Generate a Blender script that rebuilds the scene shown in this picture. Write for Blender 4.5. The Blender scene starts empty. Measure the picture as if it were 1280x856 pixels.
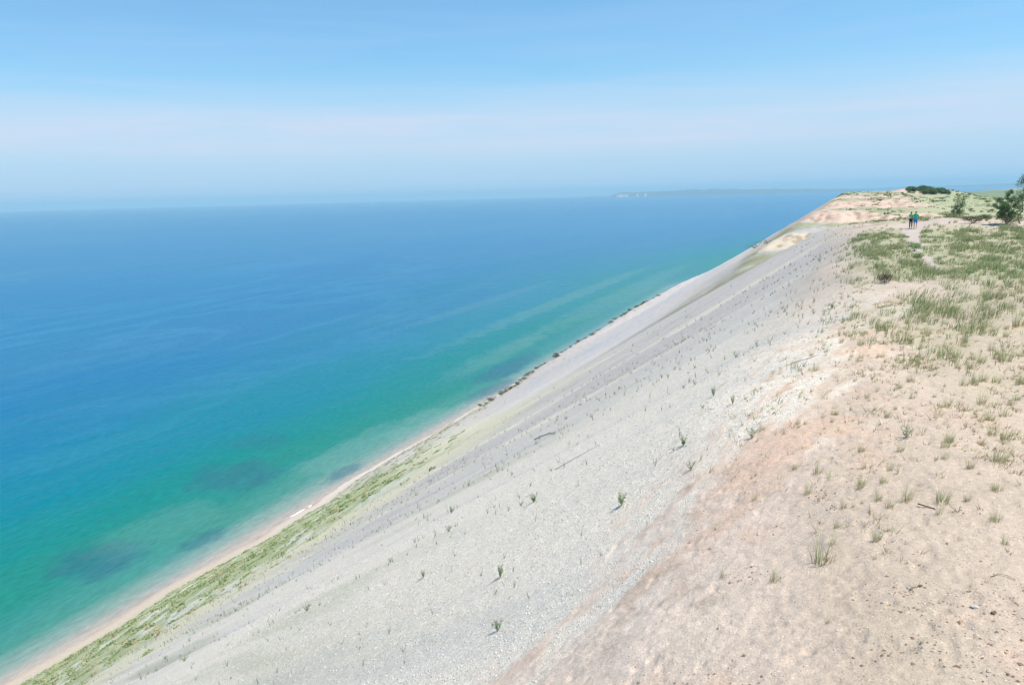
import bpy, math, random
import numpy as np
from mathutils import Vector, Matrix, Quaternion

# ============================================================ camera, sky, sun, exposure
SC = bpy.context.scene
COL = SC.collection
R = math.radians
EYE = 132.0                       # eye height above the lake, metres
YAW, PITCH, ROLL = R(23.36), R(10.64), R(1.49)

def make_camera():
    cd = bpy.data.cameras.new('camera')
    cd.sensor_width = 36.0
    cd.lens = 976.0 / 1280.0 * 36.0
    cd.clip_start = 0.1
    cd.clip_end = 120000.0
    cam = bpy.data.objects.new('camera', cd)
    COL.objects.link(cam)
    f = Vector((-math.sin(YAW) * math.cos(PITCH), math.cos(YAW) * math.cos(PITCH), -math.sin(PITCH)))
    r0 = f.cross(Vector((0, 0, 1))).normalized()
    u0 = r0.cross(f).normalized()
    c, s = math.cos(ROLL), math.sin(ROLL)
    r = r0 * c - u0 * s
    u = r0 * s + u0 * c
    m = Matrix((r, u, -f)).transposed().to_4x4()
    m.translation = Vector((0, 0, EYE))
    cam.matrix_world = m
    SC.camera = cam
make_camera()

SUN_EL, SUN_AZ = R(65.5), R(82.0)     # azimuth from +Y (up the coast) towards +X (inland)
SUN_DIR = Vector((math.sin(SUN_AZ) * math.cos(SUN_EL), math.cos(SUN_AZ) * math.cos(SUN_EL), math.sin(SUN_EL)))

def make_light():
    ld = bpy.data.lights.new('sun', 'SUN')
    ld.energy = 3.9
    ld.angle = R(0.53)
    ld.color = (1.0, 0.925, 0.82)
    o = bpy.data.objects.new('sun', ld)
    o.rotation_euler = SUN_DIR.to_track_quat('Z', 'Y').to_euler()
    o.location = (30, -30, 200)
    COL.objects.link(o)
make_light()

def make_world():
    w = bpy.data.worlds.new('World')
    SC.world = w
    w.use_nodes = True
    nt = w.node_tree
    nt.nodes.clear()
    N, L = nt.nodes.new, nt.links.new
    out = N('ShaderNodeOutputWorld'); bg = N('ShaderNodeBackground')
    sky = N('ShaderNodeTexSky')
    sky.sky_type = 'NISHITA'
    sky.sun_disc = False
    sky.sun_elevation = SUN_EL
    sky.sun_rotation = SUN_AZ
    sky.altitude = 100
    sky.air_density = 1.0
    sky.dust_density = 1.0
    sky.ozone_density = 2.0
    tc = N('ShaderNodeTexCoord')
    # thin high cloud veil: a band of streaky cirrus low above the horizon, in the sky itself
    sep = N('ShaderNodeSeparateXYZ'); L(tc.outputs['Generated'], sep.inputs[0])
    mp = N('ShaderNodeMapping'); mp.inputs['Scale'].default_value = (2.2, 2.2, 26.0)
    L(tc.outputs['Generated'], mp.inputs[0])
    n1 = N('ShaderNodeTexNoise'); n1.inputs['Scale'].default_value = 1.6; n1.inputs['Detail'].default_value = 7
    n1.inputs['Roughness'].default_value = 0.5; n1.inputs['Distortion'].default_value = 0.6
    L(mp.outputs[0], n1.inputs['Vector'])
    band = N('ShaderNodeValToRGB')
    cr = band.color_ramp
    cr.elements[0].position = 0.0; cr.elements[0].color = (0.0,) * 3 + (1,)
    cr.elements[1].position = 1.0; cr.elements[1].color = (0,) * 3 + (1,)
    for p, v in ((0.03, .05), (0.05, .4), (0.062, .8), (0.09, .9), (0.11, .6), (0.14, .22), (0.3, .08), (0.45, 0.0)):
        e = cr.elements.new(p); e.color = (v, v, v, 1)
    L(sep.outputs['Z'], band.inputs[0])
    nr = N('ShaderNodeMapRange'); nr.inputs[1].default_value = 0.30; nr.inputs[2].default_value = 0.72
    nr.inputs[3].default_value = 0.45; nr.inputs[4].default_value = 1.0
    L(n1.outputs['Fac'], nr.inputs[0])
    mul = N('ShaderNodeMath'); mul.operation = 'MULTIPLY'
    L(band.outputs[0], mul.inputs[0]); L(nr.outputs[0], mul.inputs[1])
    m2 = N('ShaderNodeMath'); m2.operation = 'MULTIPLY'; m2.inputs[1].default_value = 0.95
    L(mul.outputs[0], m2.inputs[0])
    tint = N('ShaderNodeMix'); tint.data_type = 'RGBA'; tint.blend_type = 'MULTIPLY'; tint.inputs[0].default_value = 1.0
    L(sky.outputs[0], tint.inputs[6]); tint.inputs[7].default_value = SKY_TINT
    mx = N('ShaderNodeMix'); mx.data_type = 'RGBA'
    L(m2.outputs[0], mx.inputs[0]); L(tint.outputs[2], mx.inputs[6]); mx.inputs[7].default_value = CLOUD_COL
    # paler, bluer air right above the horizon
    lowr = N('ShaderNodeMapRange'); lowr.interpolation_type = 'SMOOTHSTEP'
    lowr.inputs[1].default_value = 0.16; lowr.inputs[2].default_value = 0.0; lowr.inputs[3].default_value = 0.0; lowr.inputs[4].default_value = 0.92
    L(sep.outputs['Z'], lowr.inputs[0])
    low = N('ShaderNodeMix'); low.data_type = 'RGBA'
    L(lowr.outputs[0], low.inputs[0]); L(tint.outputs[2], low.inputs[6]); low.inputs[7].default_value = LOW_COL
    L(low.outputs[2], mx.inputs[6])
    L(mx.outputs[2], bg.inputs[0])
    bg.inputs[1].default_value = SKY_STRENGTH
    L(bg.outputs[0], out.inputs[0])
SKY_TINT = (.49, .84, .97, 1)
CLOUD_COL = (4.0, 4.25, 5.15, 1)
LOW_COL = (2.85, 3.95, 5.25, 1)
SKY_STRENGTH = 0.108
make_world()
SC.view_settings.view_transform = 'Standard'
SC.view_settings.look = 'None'
SC.view_settings.exposure = 0.74
SC.view_settings.gamma = 1.0
SC.view_settings.use_curve_mapping = False

# ============================================================ tagging
def tag(o, label=None, cat=None, group=None, kind=None):
    if label: o['label'] = label
    if cat: o['category'] = cat
    if group: o['group'] = group
    if kind: o['kind'] = kind
    return o

def empty(name, loc, rz=0.0, s=1.0):
    o = bpy.data.objects.new(name, None)
    o.location = loc
    o.rotation_euler = (0, 0, rz)
    o.scale = (s, s, s)
    o.empty_display_size = 0.1
    COL.objects.link(o)
    return o

def mesh_obj(name, verts, faces, mats=(), parent=None, smooth=True, mat_idx=None):
    me = bpy.data.meshes.new(name)
    me.from_pydata([tuple(map(float, v)) for v in verts], [], [tuple(f) for f in faces])
    for m in mats:
        me.materials.append(m)
    if mat_idx is not None:
        me.polygons.foreach_set('material_index', np.asarray(mat_idx, dtype=np.int32))
    if smooth:
        me.polygons.foreach_set('use_smooth', np.ones(len(me.polygons), dtype=bool))
    me.update()
    o = bpy.data.objects.new(name, me)
    o.parent = parent
    COL.objects.link(o)
    return o
# ============================================================ terrain heights
def _hash(ix, iy, seed):
    h = (ix.astype(np.int64) * 374761393 + iy.astype(np.int64) * 668265263 + seed * 2147483647) & 0xFFFFFFFF
    h = ((h ^ (h >> 13)) * 1274126177) & 0xFFFFFFFF
    h = (h ^ (h >> 16)) & 0xFFFFFFFF
    return h / 4294967295.0

def noise(x, y, seed=0):
    """value noise, -1..1"""
    x = np.asarray(x, float); y = np.asarray(y, float)
    ix = np.floor(x); iy = np.floor(y)
    fx = x - ix; fy = y - iy
    fx = fx * fx * fx * (fx * (fx * 6 - 15) + 10); fy = fy * fy * fy * (fy * (fy * 6 - 15) + 10)
    a = _hash(ix, iy, seed); b = _hash(ix + 1, iy, seed)
    c = _hash(ix, iy + 1, seed); d = _hash(ix + 1, iy + 1, seed)
    return 2 * ((a * (1 - fx) + b * fx) * (1 - fy) + (c * (1 - fx) + d * fx) * fy) - 1

def fbm(x, y, seed=0, n=4, g=0.5):
    s = 0.0; a = 1.0; t = 0.0
    for k in range(n):
        # rotate each octave to hide the lattice
        cx, sx = math.cos(0.6 + 1.1 * k), math.sin(0.6 + 1.1 * k)
        s = s + a * noise((cx * x - sx * y) * 2 ** k + 17.3 * k, (sx * x + cx * y) * 2 ** k - 9.1 * k, seed + k)
        t += a; a *= g
    return s / t

def ss(a, b, v):
    t = np.clip((v - a) / (b - a), 0, 1)
    return t * t * (3 - 2 * t)

def gauss(x, y, cx, cy, rx, ry):
    return np.exp(-((x - cx) / rx) ** 2 - ((y - cy) / ry) ** 2)

YEND = 1120.0
def shore_x(y):
    w = 2.0 * noise(y / 38.0, y * 0 + 3.3, 5) + 0.9 * noise(y / 12.0, y * 0 + 8.3, 6) + 0.35 * noise(y / 4.1, y * 0 + 2.3, 7)
    return -213.0 + w * ss(1500, 900, y) + 0.20 * np.maximum(0, y - YEND) + 0.00003 * np.maximum(0, y - YEND) ** 2

def smin(a, b, k):
    h = np.clip(0.5 + 0.5 * (b - a) / k, 0, 1)
    return b * (1 - h) + a * h - k * h * (1 - h)

LEDGE = ((205, 16, 3.2), (318, 16, 3.4), (455, 22, 3.6), (600, 30, 3.0), (760, 40, 2.6))
def ledges(x, y):
    """the far bluff top climbs away in eroded ledges; second value: 1 on their bare faces"""
    yy = y + 26 * fbm(x / 17.0, y / 240.0, 401, 3) + 7 * fbm(x / 4.0, y / 60.0, 405, 2)
    z = -24.0 + 0 * y; m = 0 * y
    for yc, w, h in LEDGE:
        t = (yy - yc) / w
        z = z + h * ss(-1, 1, t)
        m = np.maximum(m, ss(-1.3, -.7, t) * ss(1.2, .8, t))
    return z, m

def height(x, y, fine=True):
    """ground height relative to the eye"""
    x = np.asarray(x, float); y = np.asarray(y, float)
    xs = shore_x(y)
    q = x - xs
    # --- lower beach and the steep gravel face
    toe = 5.6 - 4.0 * ss(170, 400, y)
    beach = -132.0 + 0.085 * q
    bump = ss(430, 640, y) * (1 - 0.75 * ss(880, 1080, y)) * (6.4 + 2.2 * noise(y / 60.0, y * 0, 11) + 1.6 * noise(y / 17.0, y * 0, 12) + .6 * noise(y / 6.0, q / 4.0, 13))
    scarp = bump * ss(3, 13, q) * (1 - ss(22, 75, q))
    face = -132.0 + 0.085 * toe + 0.6125 * (q - toe) + scarp
    gul = np.abs(fbm(y / 5.5 + 0.05 * q, q / 55.0, 23, 3))
    face = face - 0.32 * ss(0.22, 0.0, gul) * ss(15, 45, q) * ss(212, 188, q) * ss(20, 60, np.hypot(x, y))
    face = face - 1.6 * np.sin(np.clip((q - toe) / 207.0, 0, 1) * math.pi)
    gl = 0.35 * noise(y / 9.0 + 0.02 * q, q / 60.0, 21) + 0.9 * noise(y / 34.0 + 0.01 * q, q / 90.0, 22)
    face = face + gl * ss(0, 30, q) * (0.25 + 0.75 * ss(30, 160, y))
    low = np.where(q < toe, beach, np.maximum(face, beach))
    # --- upland: the near dune top, the blowouts, the plain
    near = -4.62 + 0.012 * np.clip(x, -5, 60)
    near = near + 1.15 * gauss(x, y, 15.5, 103, 11, 9) + 0.12 * gauss(x, y, 1.5, 66, 4, 12) + 0.30 * gauss(x, y, 8.0, 93, 8, 8)
    near = near + 0.5 * gauss(x, y, 8, 33, 5, 9) - 0.25 * gauss(x, y, 9, 60, 6, 14) + 0.8 * gauss(x, y, 24, 62, 9, 20)
    near = near + 0.22 * fbm(x / 9.0, y / 9.0, 31, 3)
    hum = 0.16 * np.maximum(0, fbm(x / 1.9, y / 1.9, 37, 3)) * ss(9, 24, y)
    near = near + hum
    t = ss(0, 1, (y - (106 - 0.9 * np.clip(x, -30, 12) + 6 * ss(10, 30, x))) / 55.0)
    crest = ss(430, 1000, y) * (1 - ss(70, 190, x))
    led, _ = ledges(x, y)
    mid = -20.5 + 12.0 * crest
    mid = mid * ss(30, 75, x) + (led) * (1 - ss(30, 75, x))
    mid = mid + (2.2 * fbm(x / 42.0, y / 60.0, 41, 4) + 0.9 * fbm(x / 11.0, y / 16.0, 43, 3)) * (1 - ss(40, 110, x) * 0.85) * ss(3500, 1200, y)
    mid = mid + 3.2 * gauss(x, y, -37, 445, 9, 16) + 2.6 * gauss(x, y, -30, 380, 6, 14) 
    mid = mid + 4.6 * gauss(x, y, 52, 900, 16, 28) + 4.0 * gauss(x, y, 88, 905, 24, 30)
    up = near * (1 - t) + mid * t
    z = smin(low, up, 1.6 + 1.2 * t)
    z = np.where(q < toe, beach, z)
    if fine:
        d = np.hypot(x, y)
        g = gravel_mask(x, y)
        sand = (1 - g) * ss(60, 25, d)
        z = z + sand * (0.019 * fbm(x / 0.5, y / 0.5, 51, 3) + 0.017 * fbm(x / 0.13, y / 0.13, 57, 3))
        # trodden, pocked sand at the near right
        pock = np.maximum(0, noise(x / 0.17, y / 0.17, 63) - 0.35) * ss(-0.3, 0.35, fbm(x / 1.3, y / 1.3, 66, 2) + 0.9 * gauss(x, y, 2.0, 8.6, 1.8, 2.0))
        z = z - sand * 0.055 * pock
        z = z + g * ss(90, 30, d) * 0.012 * fbm(x / 0.3, y / 0.3, 71, 2)
    return z

def gravel_mask(x, y):
    """1 on the grey gravel face, 0 on the tan sand of the top"""
    # boundary line x = b(y)
    b = GB(y)
    n = 0.9 * fbm(x / 2.2, y / 5.0, 81, 4) + 1.2 * fbm((x - 0.3 * y) / 0.5, (y + 0.3 * x) / 2.4, 83, 4) + 0.9 * fbm(x / 0.35, y / 0.6, 85, 4, .6)
    s = 1.0 + y * 0.02
    return ss(0.8, -0.8, 0.62 * (x - b) / s + n)

def GB(y):
    return np.interp(y, [0, 8, 10.8, 11.6, 13, 14, 16.4, 18, 22.6, 31, 45, 70, 100, 140], [-7.5, -6.0, -5.3, -4.7, -4.0, -3.4, -2.5, -1.9, -1.1, -.2, .2, 0.0, 1.0, -4])

# ============================================================ material helpers
def new_mat(name):
    m = bpy.data.materials.new(name)
    m.use_nodes = True
    nt = m.node_tree
    b = nt.nodes['Principled BSDF']
    return m, nt, b

def simple_mat(name, col, rough=0.8, col2=None, scale=8.0, spec=0.3, trans=0.0):
    m, nt, b = new_mat(name)
    N, L = nt.nodes.new, nt.links.new
    b.inputs['Roughness'].default_value = rough
    b.inputs['Specular IOR Level'].default_value = spec
    c2 = col2 or tuple(c * 0.75 for c in col)
    tc = N('ShaderNodeTexCoord')
    n = N('ShaderNodeTexNoise'); n.inputs['Scale'].default_value = scale; n.inputs['Detail'].default_value = 4
    L(tc.outputs['Object'], n.inputs['Vector'])
    oi = N('ShaderNodeObjectInfo')
    ad = N('ShaderNodeMath'); ad.operation = 'MULTIPLY_ADD'
    L(oi.outputs['Random'], ad.inputs[0]); ad.inputs[1].default_value = 0.5; L(n.outputs['Fac'], ad.inputs[2])
    mr = N('ShaderNodeMapRange'); mr.inputs[1].default_value = 0.4; mr.inputs[2].default_value = 1.1
    L(ad.outputs[0], mr.inputs[0])
    mx = N('ShaderNodeMix'); mx.data_type = 'RGBA'
    L(mr.outputs[0], mx.inputs[0]); mx.inputs[6].default_value = (*col, 1); mx.inputs[7].default_value = (*c2, 1)
    L(mx.outputs[2], b.inputs['Base Color'])
    if trans > 0:
        t = N('ShaderNodeBsdfTranslucent'); L(mx.outputs[2], t.inputs[0])
        ms = N('ShaderNodeMixShader'); ms.inputs[0].default_value = trans
        out = nt.nodes['Material Output']
        L(b.outputs[0], ms.inputs[1]); L(t.outputs[0], ms.inputs[2]); L(ms.outputs[0], out.inputs[0])
    return m

# ============================================================ ground colours (albedo by place: gravel, sand, turf, litter)
def lerp(c, d, t):
    t = np.asarray(t)[..., None]
    return c * (1 - t) + np.asarray(d) * t

def cover(x, y):
    """dune grass cover of the near top, 0..1"""
    n = fbm(x / 1.9, y / 8.0, 101, 4)
    zone = ss(20, 46, y - 1.2 * (x - 3)) * 0.98 + 0.35 * ss(10, 26, y) * ss(1, 4, x)
    edge = ss(-1.6, 1.4, x - GB(y) - 0.4)
    path = path_mask(x, y)
    c = np.clip(zone + 0.55 * n - 0.08, 0, 1) * edge * (1 - path)
    c = np.clip(c + .5 * gauss(x, y, 4.3, 29.5, 2.4, 5.2) * ss(-.5, .2, n), 0, 1)
    bare = gauss(x, y, 15, 92, 12, 5) + gauss(x, y, 2.5, 95, 4, 7) + 0.8 * gauss(x, y, 2.5, 38, 3, 3.5)
    return np.clip(c - bare, 0, 1) * ss(125, 108, y)

PATH = np.array([(4.2, 38, .15), (4.7, 46, .25), (4.7, 52, .3), (4.5, 58, .32), (4.6, 65, .34), (5.1, 72, .42), (5.6, 82, .6), (6.1, 89, 1.0), (8.0, 94, 1.6), (12, 98, 1.8), (17, 98, 1.8)])
def path_mask(x, y):
    px = np.interp(y, PATH[:, 1], PATH[:, 0]); pw = np.interp(y, PATH[:, 1], PATH[:, 2])
    d = np.abs(x - px - 0.25 * noise(y / 3.0, y * 0, 91)) / pw
    return ss(1.5, 0.75, d) * ss(44, 52, y) * ss(102, 96, y)

def ground_colour(x, y, z):
    q = x - shore_x(y)
    d = np.hypot(x, y)
    g = gravel_mask(x, y)
    one = np.ones(x.shape)[..., None]
    sand = one * np.array([.475, .385, .305])
    n1 = fbm(x / 2.6, y / 2.6, 111, 4); n2 = fbm(x / 0.6, y / 0.6, 115, 3)
    sand = lerp(sand, [.60, .49, .405], ss(.5, -2.0, x) * ss(24, 16, y))  # painted lighter on the brow slope to make up for its weaker sunlight
    sand = lerp(sand, [.57, .41, .31], 0.95 * ss(0.0, 0.9, n1 + .7 * n2 + 0.9 * gauss(x, y, -2.4, 14.0, 2.2, 5) + 0.5 * gauss(x, y, -0.5, 25, 1.5, 7) - 0.1))
    sand = lerp(sand, [.42, .345, .28], ss(0.1, 0.8, n2 * 0.8 - n1 * 0.4) * 0.7)
    sand = lerp(sand, [.40, .345, .29], 0.6 * ss(18, 50, y))
    # gravel: pale grey, slightly warm, with chutes running down the fall line
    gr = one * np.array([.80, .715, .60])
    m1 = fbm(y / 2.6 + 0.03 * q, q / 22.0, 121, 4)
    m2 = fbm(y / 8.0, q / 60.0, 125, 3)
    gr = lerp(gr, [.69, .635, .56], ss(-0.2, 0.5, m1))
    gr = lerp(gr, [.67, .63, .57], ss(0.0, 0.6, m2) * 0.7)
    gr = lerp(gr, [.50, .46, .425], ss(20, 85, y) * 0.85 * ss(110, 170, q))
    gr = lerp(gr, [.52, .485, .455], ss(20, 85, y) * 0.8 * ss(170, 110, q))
    gr = lerp(gr, [.45, .375, .305], 0.75 * ss(24, 45, y) * ss(-5.0, -0.5, x - GB(y) + 1.6 * fbm(x / 2.0, y / 5.0, 145, 3)))
    # pale buff chutes down the face
    for yc, w, a in ((91, 2.6, .8), (66, 1.9, .6), (79, 1.0, .45), (104, 2.2, .5), (50, 1.3, .3), (58, .6, .3), (97, .6, .35)):
        yy = y - yc - 0.055 * (q - 190) * (1 if yc > 80 else .6) - 1.3 * fbm(q / 12.0, q * 0 + .5, 130 + yc, 3)
        a = a * (0.95 + 0.7 * fbm(q / 4.0, y / 1.2, 133, 3))
        gr = lerp(gr, [.74, .68, .55], np.clip(a * 1.2, 0, 1) * np.exp(-(yy / w) ** 2) * ss(216, 200, q) * ss(90, 150, q))
    # greenish stain of sparse growth down the near face
    m3 = fbm(y / 3.2 + 0.1 * q, q / 12.0, 141, 4)
    gr = lerp(gr, [.44, .44, .31], 0.55 * ss(0.0, 0.55, m3) * ss(209, 192, q) * ss(90, 40, y))
    # vegetated toe
    gq = np.interp(y, [0, 60, 85, 108, 165, 260, 420, 500], [124, 126, 130, 152, 112, 62, 34, 10])
    n3 = fbm(y / 7.0, q / 5.0, 151, 4); n4 = fbm(y / 2.5, q / 2.0, 155, 3)
    cream = ss(44, 6, q - gq + 12 * n3) * ss(600, 150, y)
    gr = lerp(gr, [.66, .60, .42], 0.85 * cream)
    gr = lerp(gr, [.44, .44, .22], 0.6 * cream * ss(0.15, 0.6, n3 + 0.5 * n4))
    green = ss(8, -8, q - gq + 16 * n3 + 8 * n4) * ss(4, 9, q) * ss(520, 330, y)
    gr = lerp(gr, [.34, .38, .18], green * (0.78 + 0.2 * n4))
    gr = lerp(gr, [.20, .26, .10], green * ss(0.15, 0.6, n4 + 0.4 * n3) * 0.75)
    gr = lerp(gr, [.66, .63, .55], green * ss(0.12, 0.45, -n3 + 0.25 * n4) * 0.8)
    # eroded scarp at the far foot: brown, pinkish
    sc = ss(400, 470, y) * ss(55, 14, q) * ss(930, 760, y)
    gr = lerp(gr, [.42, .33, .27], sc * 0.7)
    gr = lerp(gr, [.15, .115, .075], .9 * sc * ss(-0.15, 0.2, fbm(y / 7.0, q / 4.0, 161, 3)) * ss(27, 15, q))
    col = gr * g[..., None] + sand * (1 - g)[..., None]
    # beach
    toe = 5.6 - 4.0 * ss(170, 400, y)
    b = ss(toe + 1.5, toe - 0.5, q)
    beach = lerp(one * np.array([.40, .35, .28]), [.36, .28, .24], ss(2.0, 0.3, q))
    col = col * (1 - b)[..., None] + beach * b[..., None]
    # turf on the near top
    c = cover(x, y)
    turf = lerp(one * np.array([.25, .265, .145]), [.30, .265, .19], ss(-0.2, 0.7, fbm(x / 1.3, y / 1.6, 171, 3)))
    c = c * (0.40 + 0.34 * ss(28, 48, y))
    col = col * (1 - c)[..., None] + turf * c[..., None]
    pm = path_mask(x, y) * (1 - g)
    col = lerp(col, [.39, .335, .295], pm * 0.9)
    br = gauss(x, y, 2.6, 96, 3.5, 2.2) + gauss(x, y, 18, 84, 3.0, 3.0) + 0.5 * gauss(x, y, 1.0, 48, 1.6, 5)
    col = lerp(col, [.27, .19, .135], 0.8 * np.clip(br, 0, 1) * ss(-0.4, 0.5, fbm(x / 1.1, y / 1.1, 181, 3)))
    # far blowouts and plain
    f = ss(112, 128, y + 0.6 * np.clip(x, -30, 20))
    top = ss(-60, -25, x + 0.02 * (y - 200))
    k1 = fbm(x / 12.0, y / 30.0, 191, 4); k2 = fbm(x / 4.0, y / 10.0, 195, 4)
    fc = one * np.array([.40, .355, .285])
    fc = lerp(fc, [.43, .34, .285], ss(-0.1, 0.35, k1) * ss(240, 420, y))
    fc = lerp(fc, [.36, .35, .345], 0.9 * ss(-0.02, 0.25, fbm(x / 30.0, y / 55.0, 197, 3)) * ss(560, 420, y))
    veg = ss(-0.15, 0.3, k1 * 0.7 + k2 * 0.5 + 0.75 * ss(0, 45, x) + 0.25 * ss(500, 700, y) * ss(-20, 10, x) - 0.25)
    fc = lerp(fc, [.29, .295, .18], veg * 0.85)
    fc = lerp(fc, [.20, .20, .12], gauss(x, y, -37, 445, 9, 16) + gauss(x, y, -30, 380, 6, 14))
    fc = lerp(fc, [.25, .28, .155], veg * ss(60, 110, x) * ss(260, 500, y))
    fc = lerp(fc, [.17, .13, .095], 0.8 * ss(0.12, 0.34, k2 - 0.1 * veg) * ss(60, 30, x) * ss(200, 320, y))
    fc = lerp(fc, [.30, .31, .19], ss(30, 60, x) * 0.6)
    _, lm = ledges(x, y)
    lm = lm * ss(62, 36, x)
    flat = (1 - lm) * ss(40, 20, x)
    fc = lerp(fc, [.25, .255, .15], flat * ss(-0.35, 0.25, k1 + .5 * k2) * .8)
    fc = lerp(fc, [.33, .32, .315], flat * ss(0.0, 0.4, -k1 + .3 * k2) * ss(560, 420, y) * .8)
    lf = lerp(one * np.array([.47, .405, .305]), [.50, .37, .29], ss(300, 480, y + 60 * k1))
    lf = lerp(lf, [.24, .17, .12], ss(0.05, 0.35, fbm(x / 2.6, y / 7.0, 411, 4)) * .75)
    fc = fc * (1 - .92 * lm)[..., None] + lf * (.92 * lm)[..., None]
    fc = lerp(fc, [.25, .285, .155], ss(90, 130, x) * ss(900, 700, y))
    dark = ss(-0.1, 0.35, fbm(x / 60.0, y / 220.0, 201, 3) + 0.7 * ss(850, 1300, y)) * ss(760, 1000, y) * ss(90, 150, x)
    fc = lerp(fc, [.13, .175, .105], dark * 0.85)
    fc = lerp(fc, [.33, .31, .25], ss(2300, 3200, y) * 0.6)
    fc = lerp(fc, [.55, .36, .31], gauss(x, y, 52, 892, 15, 25))
    w = f * top
    col = col * (1 - w)[..., None] + fc * w[..., None]
    # far steep face: smooth pale slope
    fw = f * (1 - top) * ss(200, 320, y)
    face = lerp(one * np.array([.50, .44, .405]), [.42, .41, .42], ss(-0.2, 0.4, fbm(y / 60.0, q / 25.0, 211, 3)) * ss(60, 120, q))
    col = col * (1 - fw * 0.75)[..., None] + face * (fw * 0.75)[..., None]
    return np.clip(col, 0.02, 0.8)

# ============================================================ ground: one sheet, polar rings round the overlook
def build_ground():
    a = np.concatenate([np.arange(-180, -66, 3.0), np.arange(-66, -60, 0.5), np.arange(-60, 16, 0.115), np.arange(16, 24, 0.5), np.arange(24, 180, 3.0)])
    az = np.radians(a)
    rr = [0.6]
    while rr[-1] < 9000:
        r = rr[-1]
        rr.append(r * (1.012 if r < 4.5 else 1.0042 if r < 45 else 1.0065 if r < 1200 else 1.02))
    r = np.array(rr)
    A, Rr = np.meshgrid(az, r)
    X = Rr * np.sin(A); Y = Rr * np.cos(A)
    Z = height(X, Y)
    Z[0, :] = Z[0, :].mean()
    na, nr_ = len(az), len(r)
    V = np.stack([X, Y, Z + EYE], -1).reshape(-1, 3)
    V = np.vstack([V, [[0, 0, V[:na, 2].mean()]]])
    i = np.arange(nr_ - 1)[:, None] * na; j = np.arange(na)[None, :]
    jn = (j + 1) % na
    F = np.stack([i + j, i + jn, i + na + jn, i + na + j], -1).reshape(-1, 4)
    # no bed needed well under the water
    keep = ~np.all(V[F, 2] < -3.0, axis=1)
    F = F[keep]
    nf = len(F)
    me = bpy.data.meshes.new('dune_ground')
    nt_ = na
    tri = np.stack([np.full(na, len(V) - 1), (np.arange(na) + 1) % na, np.arange(na)], -1)
    used = np.zeros(len(V), bool); used[F.ravel()] = True; used[tri.ravel()] = True
    remap = np.cumsum(used) - 1
    V = V[used]; F = remap[F]; tri = remap[tri]
    me.vertices.add(len(V)); me.vertices.foreach_set('co', V.astype(np.float32).ravel())
    loops = np.concatenate([F.ravel(), tri.ravel()])
    me.loops.add(len(loops)); me.loops.foreach_set('vertex_index', loops.astype(np.int32))
    me.polygons.add(nf + len(tri))
    st = np.concatenate([np.arange(nf) * 4, nf * 4 + np.arange(len(tri)) * 3]).astype(np.int32)
    me.polygons.foreach_set('loop_start', st)
    me.polygons.foreach_set('use_smooth', np.ones(nf + len(tri), bool))
    me.update(calc_edges=True)
    x, y = V[:, 0], V[:, 1]
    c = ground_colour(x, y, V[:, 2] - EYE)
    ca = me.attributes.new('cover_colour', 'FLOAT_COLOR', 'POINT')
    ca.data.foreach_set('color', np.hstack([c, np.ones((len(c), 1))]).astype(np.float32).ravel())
    ga = me.attributes.new('stones', 'FLOAT', 'POINT')
    q = x - shore_x(y)
    ga.data.foreach_set('value', (gravel_mask(x, y) * ss(6, 10, q)).astype(np.float32))
    o = bpy.data.objects.new('dune_ground', me)
    COL.objects.link(o)
    tag(o, kind='structure')
    me.materials.append(ground_material())
    return o

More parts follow.
